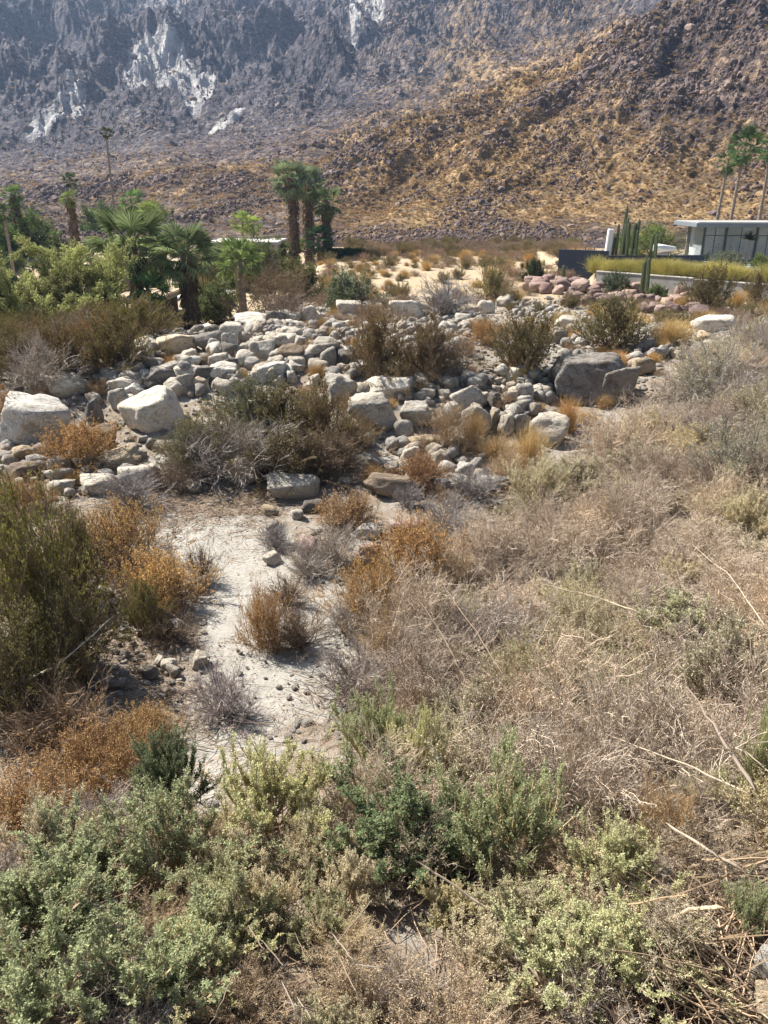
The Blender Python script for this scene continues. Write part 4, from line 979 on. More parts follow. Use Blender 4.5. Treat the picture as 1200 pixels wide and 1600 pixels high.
 ('leafy', 985,385,60,34, TW_B,(0.15,0.22,0.06),'pale green feathery shrub behind the garden cacti','shrub'),
 ('leafy', 962,445,50,34, TW_B,(0.10,0.13,0.08),'grey-green mound below the low garden wall','shrub'),
 ('leafy', 1025,455,32,18, TW_B,(0.10,0.15,0.05),'small green cushion among the pink boulders','shrub'),
 ('leafy', 990,402,40,22, TW_B,(0.28,0.32,0.14),'spiky pale shrub on the terrace beside the cacti','shrub'),
 ('leafy', 1140,415,60,26, TW_G,(0.17,0.19,0.12),'grey-green shrub before the glass house','shrub'),
 ('leafy', 1190,415,50,30, TW_B,(0.12,0.16,0.06),'green shrub at the right edge of the terrace','shrub'),
]
for row in PL:
    row = list(row)
    if row[0] == 'saltbush' and row[2] > 1000 and row[3] > 60 and row[1] < 1100: row[3] *= 1.42; row[4] *= 1.38
    if row[0] == 'buckwheat': row[3] *= 1.3; row[4] *= 1.2
    plant(row[0], row[1], row[2], row[3], row[4], row[5], row[6], row[7], row[8] if len(row) > 8 else 'shrub')

def plant_at(kind, x, yc, D, w, h, cs, cf, label, name='leafy_shrub'):
    d = ray(x, yc); t = D/d[1]; z0 = float(ground_h(d[0]*t, D)); r = w*t/F/2; H = (CAM_H+ray(x, yc-h/2)[2]*t)-z0
    root = thing(name, label, 'shrub', (d[0]*t, D, z0-.05), x % 6, None, (r, r, H)); ms, mf = shrub_meshes(kind, int(x) % 3)
    link('stems', ms, root, col=cs); link('foliage', mf, root, col=cf)
plant_at('leafy', 412, 402, 71, 70, 44, TW_B, (0.10, 0.13, 0.05), 'green shrub hiding the wall of the pale grey house')
plant_at('leafy', 345, 405, 71, 70, 40, TW_B, (0.13, 0.15, 0.07), 'dull green shrub left of the one hiding the grey house')
plant_at('leafy', 378, 412, 68, 60, 40, TW_B, (0.09, 0.12, 0.045), 'dark shrub between the two hiding the grey house')
plant_at('creosote', 320, 415, 64, 60, 40, TW_B, (0.12, 0.15, 0.06), 'open feathery shrub behind the dark retaining wall')
# ------------------------------------------------------------ uncountable cover
def world_scatter(poly, spacing, n_try, xr, yr, seed, avoid=0.0):
    r_ = np.random.default_rng(seed); X_ = r_.uniform(*xr, n_try); Y_ = r_.uniform(*yr, n_try); Z_ = ground_h(X_, Y_)
    px, py = project(X_, Y_, Z_); ok = inside(poly, px, py) if poly else np.ones(n_try, bool)
    X_, Y_, Z_ = X_[ok], Y_[ok], Z_[ok]; out_ = []; cell = {}
    for x, y, z in zip(X_, Y_, Z_):
        key = (int(x//spacing), int(y//spacing)); bad = False
        for a in (-1, 0, 1):
            for b in (-1, 0, 1):
                for (u, w_) in cell.get((key[0]+a, key[1]+b), ()):
                    if (u-x)**2+(w_-y)**2 < spacing**2: bad = True
        if bad: continue
        if avoid > 0 and any((bx-x)**2+(by-y)**2 < (br*avoid)**2 for bx, by, br in BOX): continue
        cell.setdefault(key, []).append((x, y)); out_.append((x, y, z))
    return np.array(out_)
def cover(name, pts, meshes, s0, s1, hs=(0.8, 1.2), sink=0.03, seed=1, tilt=0.1, label=None):
    r_ = np.random.default_rng(seed); n = len(pts); s_ = r_.uniform(s0, s1, n); hh_ = s_*r_.uniform(*hs, n)
    p_ = pts.copy(); p_[:, 2] -= sink
    return scatter(name, p_, np.stack([r_.normal(size=n)*tilt, r_.normal(size=n)*tilt, r_.random(n)*6.28], -1), np.stack([s_, s_, hh_], -1), meshes, label)
BRUSH = [(1240, 520), (1140, 560), (1080, 600), (1040, 660), (990, 690), (930, 725), (905, 750), (820, 790), (740, 860), (690, 940),
         (630, 1010), (610, 1090), (640, 1200), (520, 1300), (700, 1350), (900, 1300), (1080, 1330), (1280, 1450)]
mt = [joined('drybrush', i, (0.47, 0.385, 0.30), (0.60, 0.50, 0.375), 'dry_brush') for i in range(3)]
mt += [joined('drybrush', 3, (0.42, 0.36, 0.31), (0.50, 0.42, 0.34), 'dry_brush_grey')]
mt += [joined('tanbush', 0, (0.47, 0.39, 0.27), (0.56, 0.52, 0.34), 'dry_brush_pale'), joined('saltbush', 7, (0.45, 0.37, 0.26), (0.52, 0.48, 0.34), 'brush_sage')]
pts = world_scatter(BRUSH, 0.52, 9000, (0, 24), (4, 34), 5)
pts = pts[fbm(pts*[.8, .8, 0]+3, 3) > -0.27]
cover('dry_brush_thicket', pts, mt, 0.42, 1.0, (0.65, 1.35), seed=2, label='tangled tan dry brush covering the right bank')
low = [(-40, 1330), (120, 1340), (200, 1400), (330, 1330), (500, 1330), (560, 1230), (700, 1200), (800, 1150), (1150, 1180), (1150, 1330), (1030, 1400), (1020, 1800), (-40, 1800)]
mt2 = [joined('saltbush', 4, (0.42, 0.34, 0.23), (0.48, 0.44, 0.28), 'understory_sage'), joined('saltbush', 5, (0.44, 0.35, 0.24), (0.54, 0.48, 0.33), 'understory_straw'), joined('tanbush', 1, (0.44, 0.35, 0.24), (0.54, 0.48, 0.35), 'brush_understory'), joined('deadshrub', 1, (0.40, 0.34, 0.28), (0.42, 0.34, 0.24), 'brush_understory_bare'),
       joined('tanbush', 2, (0.42, 0.34, 0.25), (0.48, 0.39, 0.28), 'brush_understory_brown')]
pts = world_scatter(low, 0.42, 7000, (-6, 6), (2.0, 8.5), 6)
cover('foreground_understory', pts, mt2, 0.30, 0.55, (0.6, 1.25), seed=3, label='dry twiggy understory between the foreground saltbushes')
ct = [joined('creosote', 6+i, (0.24, 0.17, 0.12), c_, 'upper_thicket') for i, c_ in enumerate([(0.19, 0.145, 0.055), (0.24, 0.15, 0.07), (0.17, 0.16, 0.05)])]
ct.append(joined('deadshrub', 6, (0.33, 0.27, 0.22), (0.3, 0.2, 0.12), 'upper_thicket_bare'))
pts = world_scatter([(-60, 500), (60, 500), (290, 480), (300, 505), (230, 525), (150, 560), (90, 590), (-60, 605)], 1.0, 4000, (-26, -4), (22, 44), 14)
cover('creosote_thicket', pts, ct, 0.95, 1.35, (0.8, 1.1), seed=14, label='dense olive-brown creosote thicket above the left boulder bank')
gs = [joined('leafy', 6+i, (0.15, 0.11, 0.08), c_, 'garden_green') for i, c_ in enumerate([(0.07, 0.10, 0.04), (0.14, 0.18, 0.06), (0.24, 0.27, 0.09)])]
pts = world_scatter([(-80, 350), (500, 355), (500, 395), (330, 400), (215, 400), (100, 410), (-80, 470)], 2.8, 9000, (-60, -3), (40, 98), 15, avoid=0)
cover('garden_shrubbery', pts, gs, 1.0, 1.9, (0.7, 1.1), seed=15, label='massed green garden shrubbery round the left houses')
# distant wash scrub
far_m = [joined('drybrush', 5, (0.30, 0.22, 0.16), (0.38, 0.29, 0.18), 'wash_scrub'), joined('creosote', 5, (0.24, 0.19, 0.13), (0.24, 0.20, 0.09), 'wash_scrub_green'),
         joined('grass', 5, (0.52, 0.38, 0.18), (0.55, 0.4, 0.2), 'wash_scrub_grass')]
pts = world_scatter([(500, 520), (500, 400), (620, 395), (1000, 395), (1000, 440), (830, 440), (820, 480), (1240, 480), (1240, 540), (1000, 540), (900, 500), (700, 480)], 1.5, 6000, (-10, 40), (28, 104), 8)
pp_x, pp_y = project(pts[:, 0], pts[:, 1], pts[:, 2])
keep_ = ~(inside(SAND[1], pp_x, pp_y) & (np.random.default_rng(1).random(len(pts)) < 0.85))
cover('wash_scrub', pts[keep_], far_m, 0.4, 1.0, (0.6, 1.1), seed=4, label='mixed brown scrub and grass far up the wash')
pts = world_scatter([(540, 400), (540, 384), (900, 384), (900, 400)], 1.0, 9000, (-8, 32), (84, 108), 9)
pts = pts[fbm(pts*[.22, .22, 0], 3) > -.15]
if len(pts): cover('slope_foot_scrub', pts, far_m[:2], 0.4, 1.3, (0.7, 1.1), seed=5, label='brown scrub line along the foot of the mountain')
# grass tufts and dry weeds among the boulders
gm = [joined('grass', 6, (0.50, 0.35, 0.17), (0.5, 0.36, 0.2), 'tawny_grass'), joined('drybrush', 6, (0.34, 0.25, 0.16), (0.44, 0.30, 0.16), 'tawny_weed')]
pts = world_scatter([(0, 640), (0, 600), (300, 540), (520, 500), (700, 520), (860, 500), (1060, 500), (1040, 600), (860, 700), (780, 790), (640, 790), (450, 720), (240, 770), (0, 790)], 0.85, 5000, (-16, 16), (13, 46), 10, avoid=1.0)
cover('rock_gap_grass', pts, gm, 0.16, 0.42, (0.7, 1.2), seed=6, label='tawny grass and weeds in the gaps between boulders')
# pebbles and gravel
pm = [rock_mesh('pebble', 500+i, 2, 0.3, M_PEB, 0.05) for i in range(5)]
r_ = np.random.default_rng(12); n_ = 26000
az_ = r_.uniform(R(-30), R(30), n_); rr_ = 4+46*r_.random(n_)**0.8; X_ = rr_*np.sin(az_); Y_ = rr_*np.cos(az_)
cl = fbm(np.stack([X_, Y_, 0*X_], -1)*0.5, 3); px, py = project(X_, Y_, 0*X_)
sd = inside(SAND[0], px, py)
ok = np.where(sd, (cl > 0.25), (cl > -0.2))
X_, Y_, rr_ = X_[ok], Y_[ok], rr_[ok]; sdk = sd[ok]
s_ = (0.012+0.05*r_.random(len(X_))**3)*np.where(sdk, 0.7, 1.25)*np.where(rr_ > 20, 1.6, 1)
Zp = ground_h(X_, Y_)
scatter('gravel', np.stack([X_, Y_, Zp+0.01], -1), np.stack([0*X_, 0*X_, r_.random(len(X_))*6.28], -1), np.stack([s_, s_*.8, s_*.6], -1), pm, 'loose gravel and pebbles on the wash floor')
# cobbles tucked under the piles
n_ = 26000; X_ = r_.uniform(-16, 13, n_); Y_ = r_.uniform(14, 48, n_); Z_ = ground_h(X_, Y_); px, py = project(X_, Y_, Z_)
zn = np.zeros(n_, bool)
for z_ in ZONES: zn |= inside(z_[0], px, py)
zn &= (fbm(np.stack([X_, Y_, 0*X_], -1)*0.9+70, 3) > -0.12)
zn |= (r_.random(n_) < .25) & (fbm(np.stack([X_, Y_, 0*X_], -1)*0.35+40, 3) > 0.18) & (py < 720)
X_, Y_, Z_ = X_[zn], Y_[zn], Z_[zn]; s_ = 0.05+0.20*r_.random(len(X_))**2.6; Z_ = Z_+0.12*r_.random(len(X_))**2
cm = [rock_mesh('cobble', 520+i, 2, 0.5, rock_mat('cobble_rock_%s' % 'abc'[i % 3], [(0.54, 0.50, 0.44), (0.38, 0.35, 0.32), (0.46, 0.39, 0.31)][i % 3]), 0.06) for i in range(6)]
scatter('cobbles', np.stack([X_, Y_, Z_+s_*.3], -1), np.stack([r_.random(len(X_))*1., r_.random(len(X_)), r_.random(len(X_))*6.28], -1), np.stack([s_, s_*.85, s_*.7], -1), cm, 'loose cobbles filling the gaps under the boulders')
# dead twig litter on the ground
g_ = Geo(); P_ = grow(np.concatenate([r_.normal(size=(120, 2))*.5, np.full((120, 1), .03)], 1), unit(np.concatenate([r_.normal(size=(120, 2)), .08*r_.normal(size=(120, 1))], 1)), r_.uniform(.15, .6, 120), 4, .1, 0); tubes(g_, P_, .006, .002)
lm_ = g_.mesh('twig_litter', [plant_mat('litter_twig', (0.27, 0.20, 0.14), 0.0, .5, 1.5)])
pts = world_scatter([(0, 760), (260, 770), (430, 790), (440, 830), (250, 830), (130, 900), (300, 1000), (300, 1090), (280, 1260), (400, 1200), (640, 1000), (560, 900), (760, 760), (1240, 600), (1240, 1700), (0, 1700)], 0.5, 6000, (-10, 16), (3, 30), 11)
cover('twig_litter', pts, [lm_], 0.5, 1.0, (0.6, 1.2), sink=0.0, seed=7, tilt=0.03, label='dead twigs lying on the ground')

g_ = Geo(); P_ = grow(np.concatenate([r_.normal(size=(60, 2))*.25, np.full((60, 1), .05)], 1), unit(np.stack([-.5+.5*r_.normal(size=60), .9+.4*r_.normal(size=60), .12+.15*r_.normal(size=60)], -1)), r_.uniform(.3, .8, 60), 4, .05, 0); tubes(g_, P_, .008, .003)
pts = world_scatter([(1030, 1400), (1260, 1340), (1260, 1720), (1020, 1720)], 0.30, 3000, (1, 5), (2, 7), 17)
if len(pts): cover('dead_stalk_litter', pts, [g_.mesh('stalk_litter', [plant_mat('stalk_straw', (0.27, 0.20, 0.135), 0.0, .4, 1.5)])], 0.6, 1.0, (0.8, 1.6), sink=0.0, seed=18, tilt=0.12, label='heap of dead straw-coloured stalks at the bottom right')
# scree on the mountain
mr = np.random.default_rng(31)
def slope_points(n, dmin, dmax, w=None):
    flat = (MD > dmin) & (MD < dmax) & (np.abs(maz)[:, None] < R(33))
    ii = np.flatnonzero(flat.ravel()); pr = np.ones(len(ii)) if w is None else w.ravel()[ii]
    pr = pr*np.where(MD.ravel()[ii] < 300, 1.0, 0.8); pr = pr/pr.sum()
    j = mr.choice(ii, n, p=pr); P_ = np.stack([MX.ravel()[j], MY.ravel()[j], MZ2.ravel()[j]], -1)
    return P_+mr.normal(size=P_.shape)*[0.3, 0.3, 0.0], MD.ravel()[j], j
sc_m = [rock_mesh('scree', 600+i, 2, 0.8, [M_SCREE, M_SCREE2, M_SCREE3][i % 3], 0.08) for i in range(9)]
cluster = np.clip(0.22+1.9*fbm(q*0.055+11, 5, 0.6).reshape(sh)+0.5*(gul-.1), 0.03, 2)**1.4
P_, D_, j_ = slope_points(90000, 107, 1000, cluster)
s_ = (0.11+0.42*mr.random(len(D_))**4.5)*np.where(D_ < 300, (D_/210), (D_/330))
s_ = np.where(mr.random(len(s_)) < 0.012, s_*2.2, s_)
scatter('scree', P_+np.array([0, 0, .05]), np.stack([mr.random(len(D_))*6, mr.random(len(D_))*6, mr.random(len(D_))*6.28], -1), np.stack([s_*1.3, s_, s_*.8], -1), sc_m, 'broken brown and violet rocks strewn over the slopes')
P2_, D2_, j2_ = slope_points(1500, 115, 700, np.clip(cluster-.25, 0, 2)**2+.01)
s2_ = (0.45+1.0*mr.random(len(D2_))**2.5)*np.where(D2_ < 300, D2_/230, D2_/300)
scatter('outcrop_rocks', P2_-np.array([0, 0, .1]), np.stack([mr.random(len(D2_))*.8, mr.random(len(D2_))*.8, mr.random(len(D2_))*6.28], -1), np.stack([s2_*1.2, s2_, s2_*.8], -1), sc_m, 'larger dark rocks clustered in the gullies of the slopes')
tf_m = [joined('tuft', i, (0.28, 0.19, 0.11), (0.47, 0.32, 0.16), 'slope_tuft') for i in range(2)]+[joined('tuft', 3, (0.2, 0.15, 0.1), (0.30, 0.22, 0.13), 'slope_tuft_brown')]
P_, D_, j_ = slope_points(30000, 107, 620, och+0.06)
s_ = (0.25+0.5*mr.random(len(D_)))*np.clip(D_/190, .6, 2.2)*0.8
scatter('slope_brush', P_, np.stack([0*D_, 0*D_, mr.random(len(D_))*6.28], -1), np.stack([s_, s_, s_*.7], -1), tf_m, 'golden and brown tufts of brittle brush on the slopes')

# ------------------------------------------------------------ palms
def frond_mesh(seed, droop=0.25, nl=26):
    r = np.random.default_rng(seed); g = Geo()
    # petiole
    K = 5; t = np.linspace(0, 1, K); P_ = np.stack([t*0.55, 0*t, -0.10*droop*t*t*4], -1)[None]
    tubes(g, P_, 0.018, 0.010, 0, np.array([0.8])); end = P_[0, -1]
    an = np.linspace(R(-120), R(120), nl)+r.normal(size=nl)*.03
    Ls = 0.52*(0.72+0.28*np.cos(an*.8))*r.uniform(.9, 1.08, nl)
    V = []; T = []; vv = []
    for i in range(nl):
        d = np.array([math.cos(an[i]), math.sin(an[i]), 0.10-0.16*abs(math.sin(an[i]))]); s_ = np.array([-math.sin(an[i]), math.cos(an[i]), 0])
        w = 0.024; m_ = end+d*Ls[i]*.5; tip = end+d*Ls[i]*r.uniform(.9, 1)+np.array([0, 0, -droop*Ls[i]*r.uniform(.5, 1.2)])
        up = np.array([0, 0, .012]); b0 = len(V)
        V += [end-up*0, m_-s_*w+up, m_-up, m_+s_*w+up, tip]
        T += [(b0, b0+1, b0+2), (b0, b0+2, b0+3), (b0+1, b0+4, b0+2), (b0+2, b0+4, b0+3)]; vv += [r.random()]*5
    g.add(np.array(V), np.array(T), np.array(vv)); return g
FR = [frond_mesh(1, .15), frond_mesh(2, .35), frond_mesh(3, .6)]
FRM = [g_.mesh('frond', [M_FROND]) for g_ in FR]
M_TRUNK = simple_mat('palm_trunk', (0.16, 0.115, 0.085), 0.95, 0.1, 9, 0.5, 30, 0.9)
M_TRUNK2 = simple_mat('palm_trunk_grey', (0.25, 0.20, 0.16), 0.95, 0.1, 7, 0.35, 30, 0.7)
M_BARK = simple_mat('bark', (0.10, 0.085, 0.07), 0.95, 0.1, 9, 0.4, 25, 0.8)
def trunk_mesh(h, r0, r1, seed, shag=0.0, lean=(0, 0)):
    rr = np.random.default_rng(seed); ns = 14; K = max(12, int(h*9)); V = []
    for k_ in range(K+1):
        t = k_/K; z = h*t; rad = (r0*(1-t)+r1*t)*(1+0.25*math.exp(-t*14)); rad *= 1+(0.10 if shag else 0.045)*((k_ % 2)*2-1)
        for s_ in range(ns):
            a = s_*2*math.pi/ns+(k_ % 2)*math.pi/ns; q_ = rad*(1+0.12*rr.normal()*(1 if shag else .3))
            V.append((lean[0]*t+q_*math.cos(a), lean[1]*t+q_*math.sin(a), z))
    T = grid_faces(K+1, ns); F_ = []
    for k_ in range(K):
        for s_ in range(ns):
            a = k_*ns+s_; b = k_*ns+(s_+1) % ns; F_.append((a, b, b+ns, a+ns))
    return mk_mesh('trunk', V, np.array(F_), [M_TRUNK if shag else M_TRUNK2], smooth=False)
def skirt_mesh(h0, h1, r, seed, n=420):
    rr = np.random.default_rng(seed); g = Geo(); a = rr.random(n)*6.28; z = h0+(h1-h0)*rr.random(n)
    p = np.stack([r*.9*np.cos(a), r*.9*np.sin(a), z], -1); d = unit(np.stack([np.cos(a)*.45, np.sin(a)*.45, -1+0*a], -1)+.2*rdir(n))
    leaves(g, p, d, rr.uniform(.35, .8, n), rr.uniform(.06, .14, n)); return g.mesh('dead_skirt', [M_BIT])
def palm(x, ytop, D, crown_px, nfr, trunk_r, label, col=(0.10, 0.16, 0.055), shag=False, seed=0, detail=True, lean=0.0, group=None, elmin=-50, zbase=None, zoff=0.0):
    """x,ytop: the heart of the crown in the photo; D: forward distance"""
    d = ray(x, ytop); t = D/d[1]; hx, hz2 = d[0]*t, CAM_H+d[2]*t
    bx = hx-lean; z0 = float(ground_h(bx, D)) if zbase is None else zbase
    H = hz2-z0; L = crown_px*t/F/2/1.02
    root = thing('fan_palm', label, 'palm', (bx, D, z0-0.05), 0, group)
    link('trunk', trunk_mesh(H, trunk_r, trunk_r*(.8 if shag else .65), seed, shag, (lean, 0)), root)
    rr = np.random.default_rng(seed+99)
    if shag: link('dead_skirt', skirt_mesh(H*.15, H*.97, trunk_r, seed), root, col=(0.12, 0.085, 0.055))
    crown = Geo()
    for i in range(nfr):
        u = (i+.5)/nfr; el = 82-(82-elmin)*u**.85+rr.normal()*6; az = i*2.39996+rr.normal()*.2; s_ = L*rr.uniform(.85, 1.08)*(0.8 if u < .12 else 1)
        k_ = 0 if u < .4 else (1 if u < .75 else 2)
        e = Euler((rr.normal()*.35, -R(el), az), 'XYZ')
        k2 = rr.uniform(1.2, 1.9); cc = tuple(c_*k2 for c_ in col)
        if u > .93 and shag is not None: cc = (0.28, 0.22, 0.10) if rr.random() < .4 else cc
        if detail: 
            o = link('frond', FRM[k_], root, (lean, 0, H), e, (s_, s_, s_), cc)
        else:
            Mx = np.array(e.to_matrix()); gsrc = FR[k_]
            crown.add(np.concatenate(gsrc.V)@Mx.T*s_+np.array([lean, 0, H]), np.concatenate(gsrc.T), np.concatenate(gsrc.v))
    if not detail: link('crown', crown.mesh('crown', [M_FROND]), root, col=tuple(c_*1.5 for c_ in col))
    return root
palm(205, 382, 44, 150, 30, 0.34, 'large fan palm with a stout brown trunk, left of the big pair', (0.125, 0.155, 0.07), True, 1, lean=-.2, elmin=-22)
palm(290, 395, 43, 125, 30, 0.34, 'large fan palm, right of the big pair by the driveway', (0.12, 0.15, 0.075), True, 2, elmin=-22)
palm(232, 452, 43, 80, 18, 0.22, 'small dark fan palm at the foot of the big pair', (0.06, 0.12, 0.05), False, 22)
palm(375, 405, 46, 92, 28, 0.25, 'short bushy fan palm beside the pale driveway', (0.14, 0.18, 0.065), False, 3, elmin=-30)
palm(455, 277, 86, 76, 34, 0.55, 'tallest of the three clustered palms, thick shaggy trunk', (0.13, 0.16, 0.095), True, 4)
palm(480, 282, 89, 66, 30, 0.52, 'middle palm of the cluster of three, partly behind the tallest', (0.11, 0.14, 0.08), True, 5)
palm(509, 312, 84, 64, 30, 0.30, 'right-hand palm of the cluster of three with drooping crown', (0.09, 0.125, 0.06), True, 6, elmin=-70)
palm(498, 372, 82, 60, 24, 0.22, 'low dark palm at the feet of the three clustered palms', (0.04, 0.07, 0.035), False, 7)
palm(378, 345, 84, 44, 20, 0.12, 'bright lime palm left of the cluster, left of two', (0.19, 0.24, 0.075), False, 8)
palm(395, 350, 84, 38, 20, 0.12, 'bright lime palm left of the cluster, right of two', (0.20, 0.25, 0.075), False, 9)
palm(20, 303, 88, 40, 24, 0.32, 'small fan palm far off at the left edge', (0.09, 0.14, 0.05), True, 10, detail=False)
palm(108, 308, 80, 36, 22, 0.30, 'far palm with a lime crown in front of the dark small one', (0.17, 0.21, 0.07), True, 11, detail=False)
palm(109, 280, 92, 30, 18, 0.14, 'far dark palm with a ragged little crown', (0.05, 0.07, 0.03), False, 12, detail=False)
palm(165, 206, 100, 22, 20, 0.17, 'very tall thin palm with a tiny crown against the mountain', (0.06, 0.07, 0.03), None, 13, detail=False, lean=.15)
palm(204, 312, 78, 46, 24, 0.22, 'mid-distance palm behind the big pair, darker of two', (0.10, 0.16, 0.06), False, 14)
palm(232, 328, 74, 46, 22, 0.20, 'lime-green palm behind the big pair', (0.19, 0.24, 0.075), False, 15)
palm(5, 330, 70, 40, 18, 0.15, 'dark palm cut by the left edge', (0.05, 0.07, 0.03), False, 16, detail=False)
for xx, yy in ((44, 340), (60, 345), (80, 344)):
    palm(xx, yy, 97, 12, 12, 0.12, 'tiny distant palm at the slope foot, %s of three' % {44: 'leftmost', 60: 'middle', 80: 'rightmost'}[xx], (0.05, 0.07, 0.035), False, xx, detail=False, group='tiny distant palms')
palm(1164, 226, 72, 66, 20, 0.17, 'tall slender palm with the larger crown behind the glass house', (0.07, 0.11, 0.05), None, 17, lean=.3, elmin=-60)
palm(1138, 250, 70, 46, 16, 0.16, 'tall slender palm with the smaller crown behind the glass house', (0.07, 0.11, 0.05), None, 18, lean=.3, elmin=-65)
palm(1206, 228, 74, 52, 18, 0.17, 'palm crown cut by the right edge above the glass house', (0.07, 0.12, 0.055), None, 19, elmin=-60)

# ------------------------------------------------------------ trees
def tree(x, ybase, D, w, h, label, name, col, colb, seed, nleaf=26000, lsz=.07, trunk=.11):
    global rng
    keep = rng; rng = np.random.default_rng(seed)
    d = ray(x, ybase); t = D/d[1]; bx = d[0]*t; z0 = float(ground_h(bx, D)); ww = w*t/F/2; hh_ = h*t/F
    root = thing(name, label, 'tree', (bx, D, z0-.05)); g = Geo()
    P0 = grow(np.array([[0, 0, 0.]]*5)+rng.normal(size=(5, 3))*[.15, .15, 0], dome_dirs(5, 40, 80), np.full(5, hh_*.75), 8, .16, .05); tubes(g, P0, trunk, .035)
    p, dd, i, t_ = along(P0, 90, .1, 1); P1 = grow(p, unit(dd+.9*rdir(90)), rng.uniform(.3, .55, 90)*ww, 6, .2, .05); tubes(g, P1, .04, .012)
    p, dd, i, t_ = along(P1, 420, .2, 1); P2 = grow(p, unit(dd+.9*rdir(420)), rng.uniform(.15, .4, 420)*ww, 5, .2, .03); tubes(g, P2, .012, .004)
    f = Geo(); cz = rng.random(420); p, dd, i, t_ = along(P2, nleaf, .1, 1)
    leaves(f, p+rng.normal(size=p.shape)*.06, unit(dd+1.0*rdir(nleaf)), rng.uniform(lsz*.6, lsz*1.5, nleaf), rng.uniform(lsz*.2, lsz*.4, nleaf), 0, np.clip(.1+.5*cz[i]+.4*rng.random(nleaf), 0, 1))
    V = np.concatenate(f.V); ext = np.abs(np.percentile(V[:, :2], [3, 97], axis=0)).mean(); top = np.percentile(V[:, 2], 98)
    root.scale = (ww/ext, ww/ext, hh_/top)
    me_ = g.mesh('branches', [M_TWIG]); link('branches', me_, root, col=colb)
    link('crown', f.mesh('crown', [M_LEAF]), root, col=col); rng = keep
    return root
tree(50, 500, 37, 200, 160, 'feathery yellow-green palo verde tree with dark limbs at the left', 'palo_verde_tree', (0.37, 0.38, 0.15), (0.08, 0.065, 0.05), 51, 60000, .13)
tree(105, 492, 37, 90, 110, 'brownish thin-crowned tree leaning over the tan roof', 'mesquite_tree', (0.24, 0.23, 0.10), (0.09, 0.07, 0.055), 52, 24000, .11)
tree(1020, 405, 68, 100, 48, 'light green feathery tree behind the garden cacti', 'palo_verde_tree', (0.16, 0.22, 0.07), (0.1, 0.08, 0.06), 53, 12000)

# ------------------------------------------------------------ buildings, walls
def box_me(name, sx, sy, sz, mat, bev=0.01):
    bm = bmesh.new(); bmesh.ops.create_cube(bm, size=1.0)
    for v_ in bm.verts: v_.co = Vector((v_.co.x*sx, v_.co.y*sy, v_.co.z*sz))
    if bev: bmesh.ops.bevel(bm, geom=bm.edges[:], offset=bev, segments=1, affect='EDGES')
    me_ = bpy.data.meshes.new(name); bm.to_mesh(me_); bm.free(); me_.materials.append(mat); return me_
def part(name, parent, c, s, mat, bev=0.01): return link(name, box_me(name, *s, mat, bev), parent, c)
M_CONC = simple_mat('concrete', (0.33, 0.32, 0.30), 0.9, 0.2, 1.5, .18, 20, .2)
M_NAVY = simple_mat('navy_plaster', (0.035, 0.045, 0.065), 0.8, 0.3, 1.0, .2, 20, .15)
M_WHITE = simple_mat('white_plaster', (0.72, 0.71, 0.69), 0.7, 0.3, 1.0, .06, 20, .08)
M_GREYR = simple_mat('grey_fascia', (0.16, 0.18, 0.20), 0.5, 0.4, 1.0, .1, 20, .05)
M_TANR = simple_mat('tan_roofing', (0.42, 0.32, 0.23), 0.95, 0.1, 2.0, .2, 40, .3)
M_BRN = simple_mat('brown_fascia', (0.10, 0.065, 0.045), 0.8, 0.2, 2.0, .2, 20, .15)
M_FRAME = simple_mat('dark_frame', (0.05, 0.055, 0.06), 0.4, 0.4, 1, .1, 20, .02)
M_PAVE = simple_mat('pale_paving', (0.50, 0.47, 0.42), 0.9, 0.2, 1.2, .12, 20, .1)
def glass_mat(name, tint, rough=0.05):
    m, nt, out = new_mat(name); b = N(nt, 'ShaderNodeBsdfPrincipled'); b.inputs['Base Color'].default_value = (*tint, 1)
    b.inputs['Roughness'].default_value = rough; b.inputs['Transmission Weight'].default_value = 0.75; b.inputs['IOR'].default_value = 1.3
    nt.links.new(b.outputs[0], out.inputs[0]); return m
M_GLASS = glass_mat('window_glass', (0.78, 0.84, 0.85))
m, nt, out = new_mat('pool_water'); b = diffuse(nt, out, (0.05, 0.33, 0.36), 0.05, 0.5); b.inputs['IOR'].default_value = 1.33
M_WATER = m
M_SKYL = simple_mat('blue_grey_panel', (0.30, 0.36, 0.42), 0.25, 0.5, 2, .1, 10, .02)
# glass house on the right terrace
zt = 1.0
gh = thing('glass_house', 'low flat-roofed glass house with a dark grey fascia on the right terrace', 'house', (24.6, 62.5, zt), R(-6))
def HX(u, v_, w_): return (u, v_, w_)
part('floor_slab', gh, (7.0, 4.0, 0.05), (15.0, 9.0, 0.22), M_CONC)
part('fascia', gh, (7.0, 2.3, 2.82), (16.2, 7.0, 0.30), M_GREYR, .02)
part('roof', gh, (7.0, 2.3, 3.0), (15.9, 6.7, 0.06), M_CONC)
part('wall', gh, (7.0, 5.4, 1.4), (14.0, 0.2, 2.50), M_CONC)
part('wall', gh, (9.4, 0.55, 1.4), (3.2, 0.18, 2.50), M_WHITE)
part('wall', gh, (0.35, 4.3, 1.4), (0.2, 2.0, 2.50), M_WHITE)
part('wall', gh, (4.8, 2.8, 1.4), (2.6, 0.18, 2.50), M_WHITE)
for u in (0.0, 1.6, 3.9, 5.5, 7.6, 11.1, 14.0):
    part('column', gh, (u, 0.4, 1.41), (0.16, 0.16, 2.52), M_FRAME)
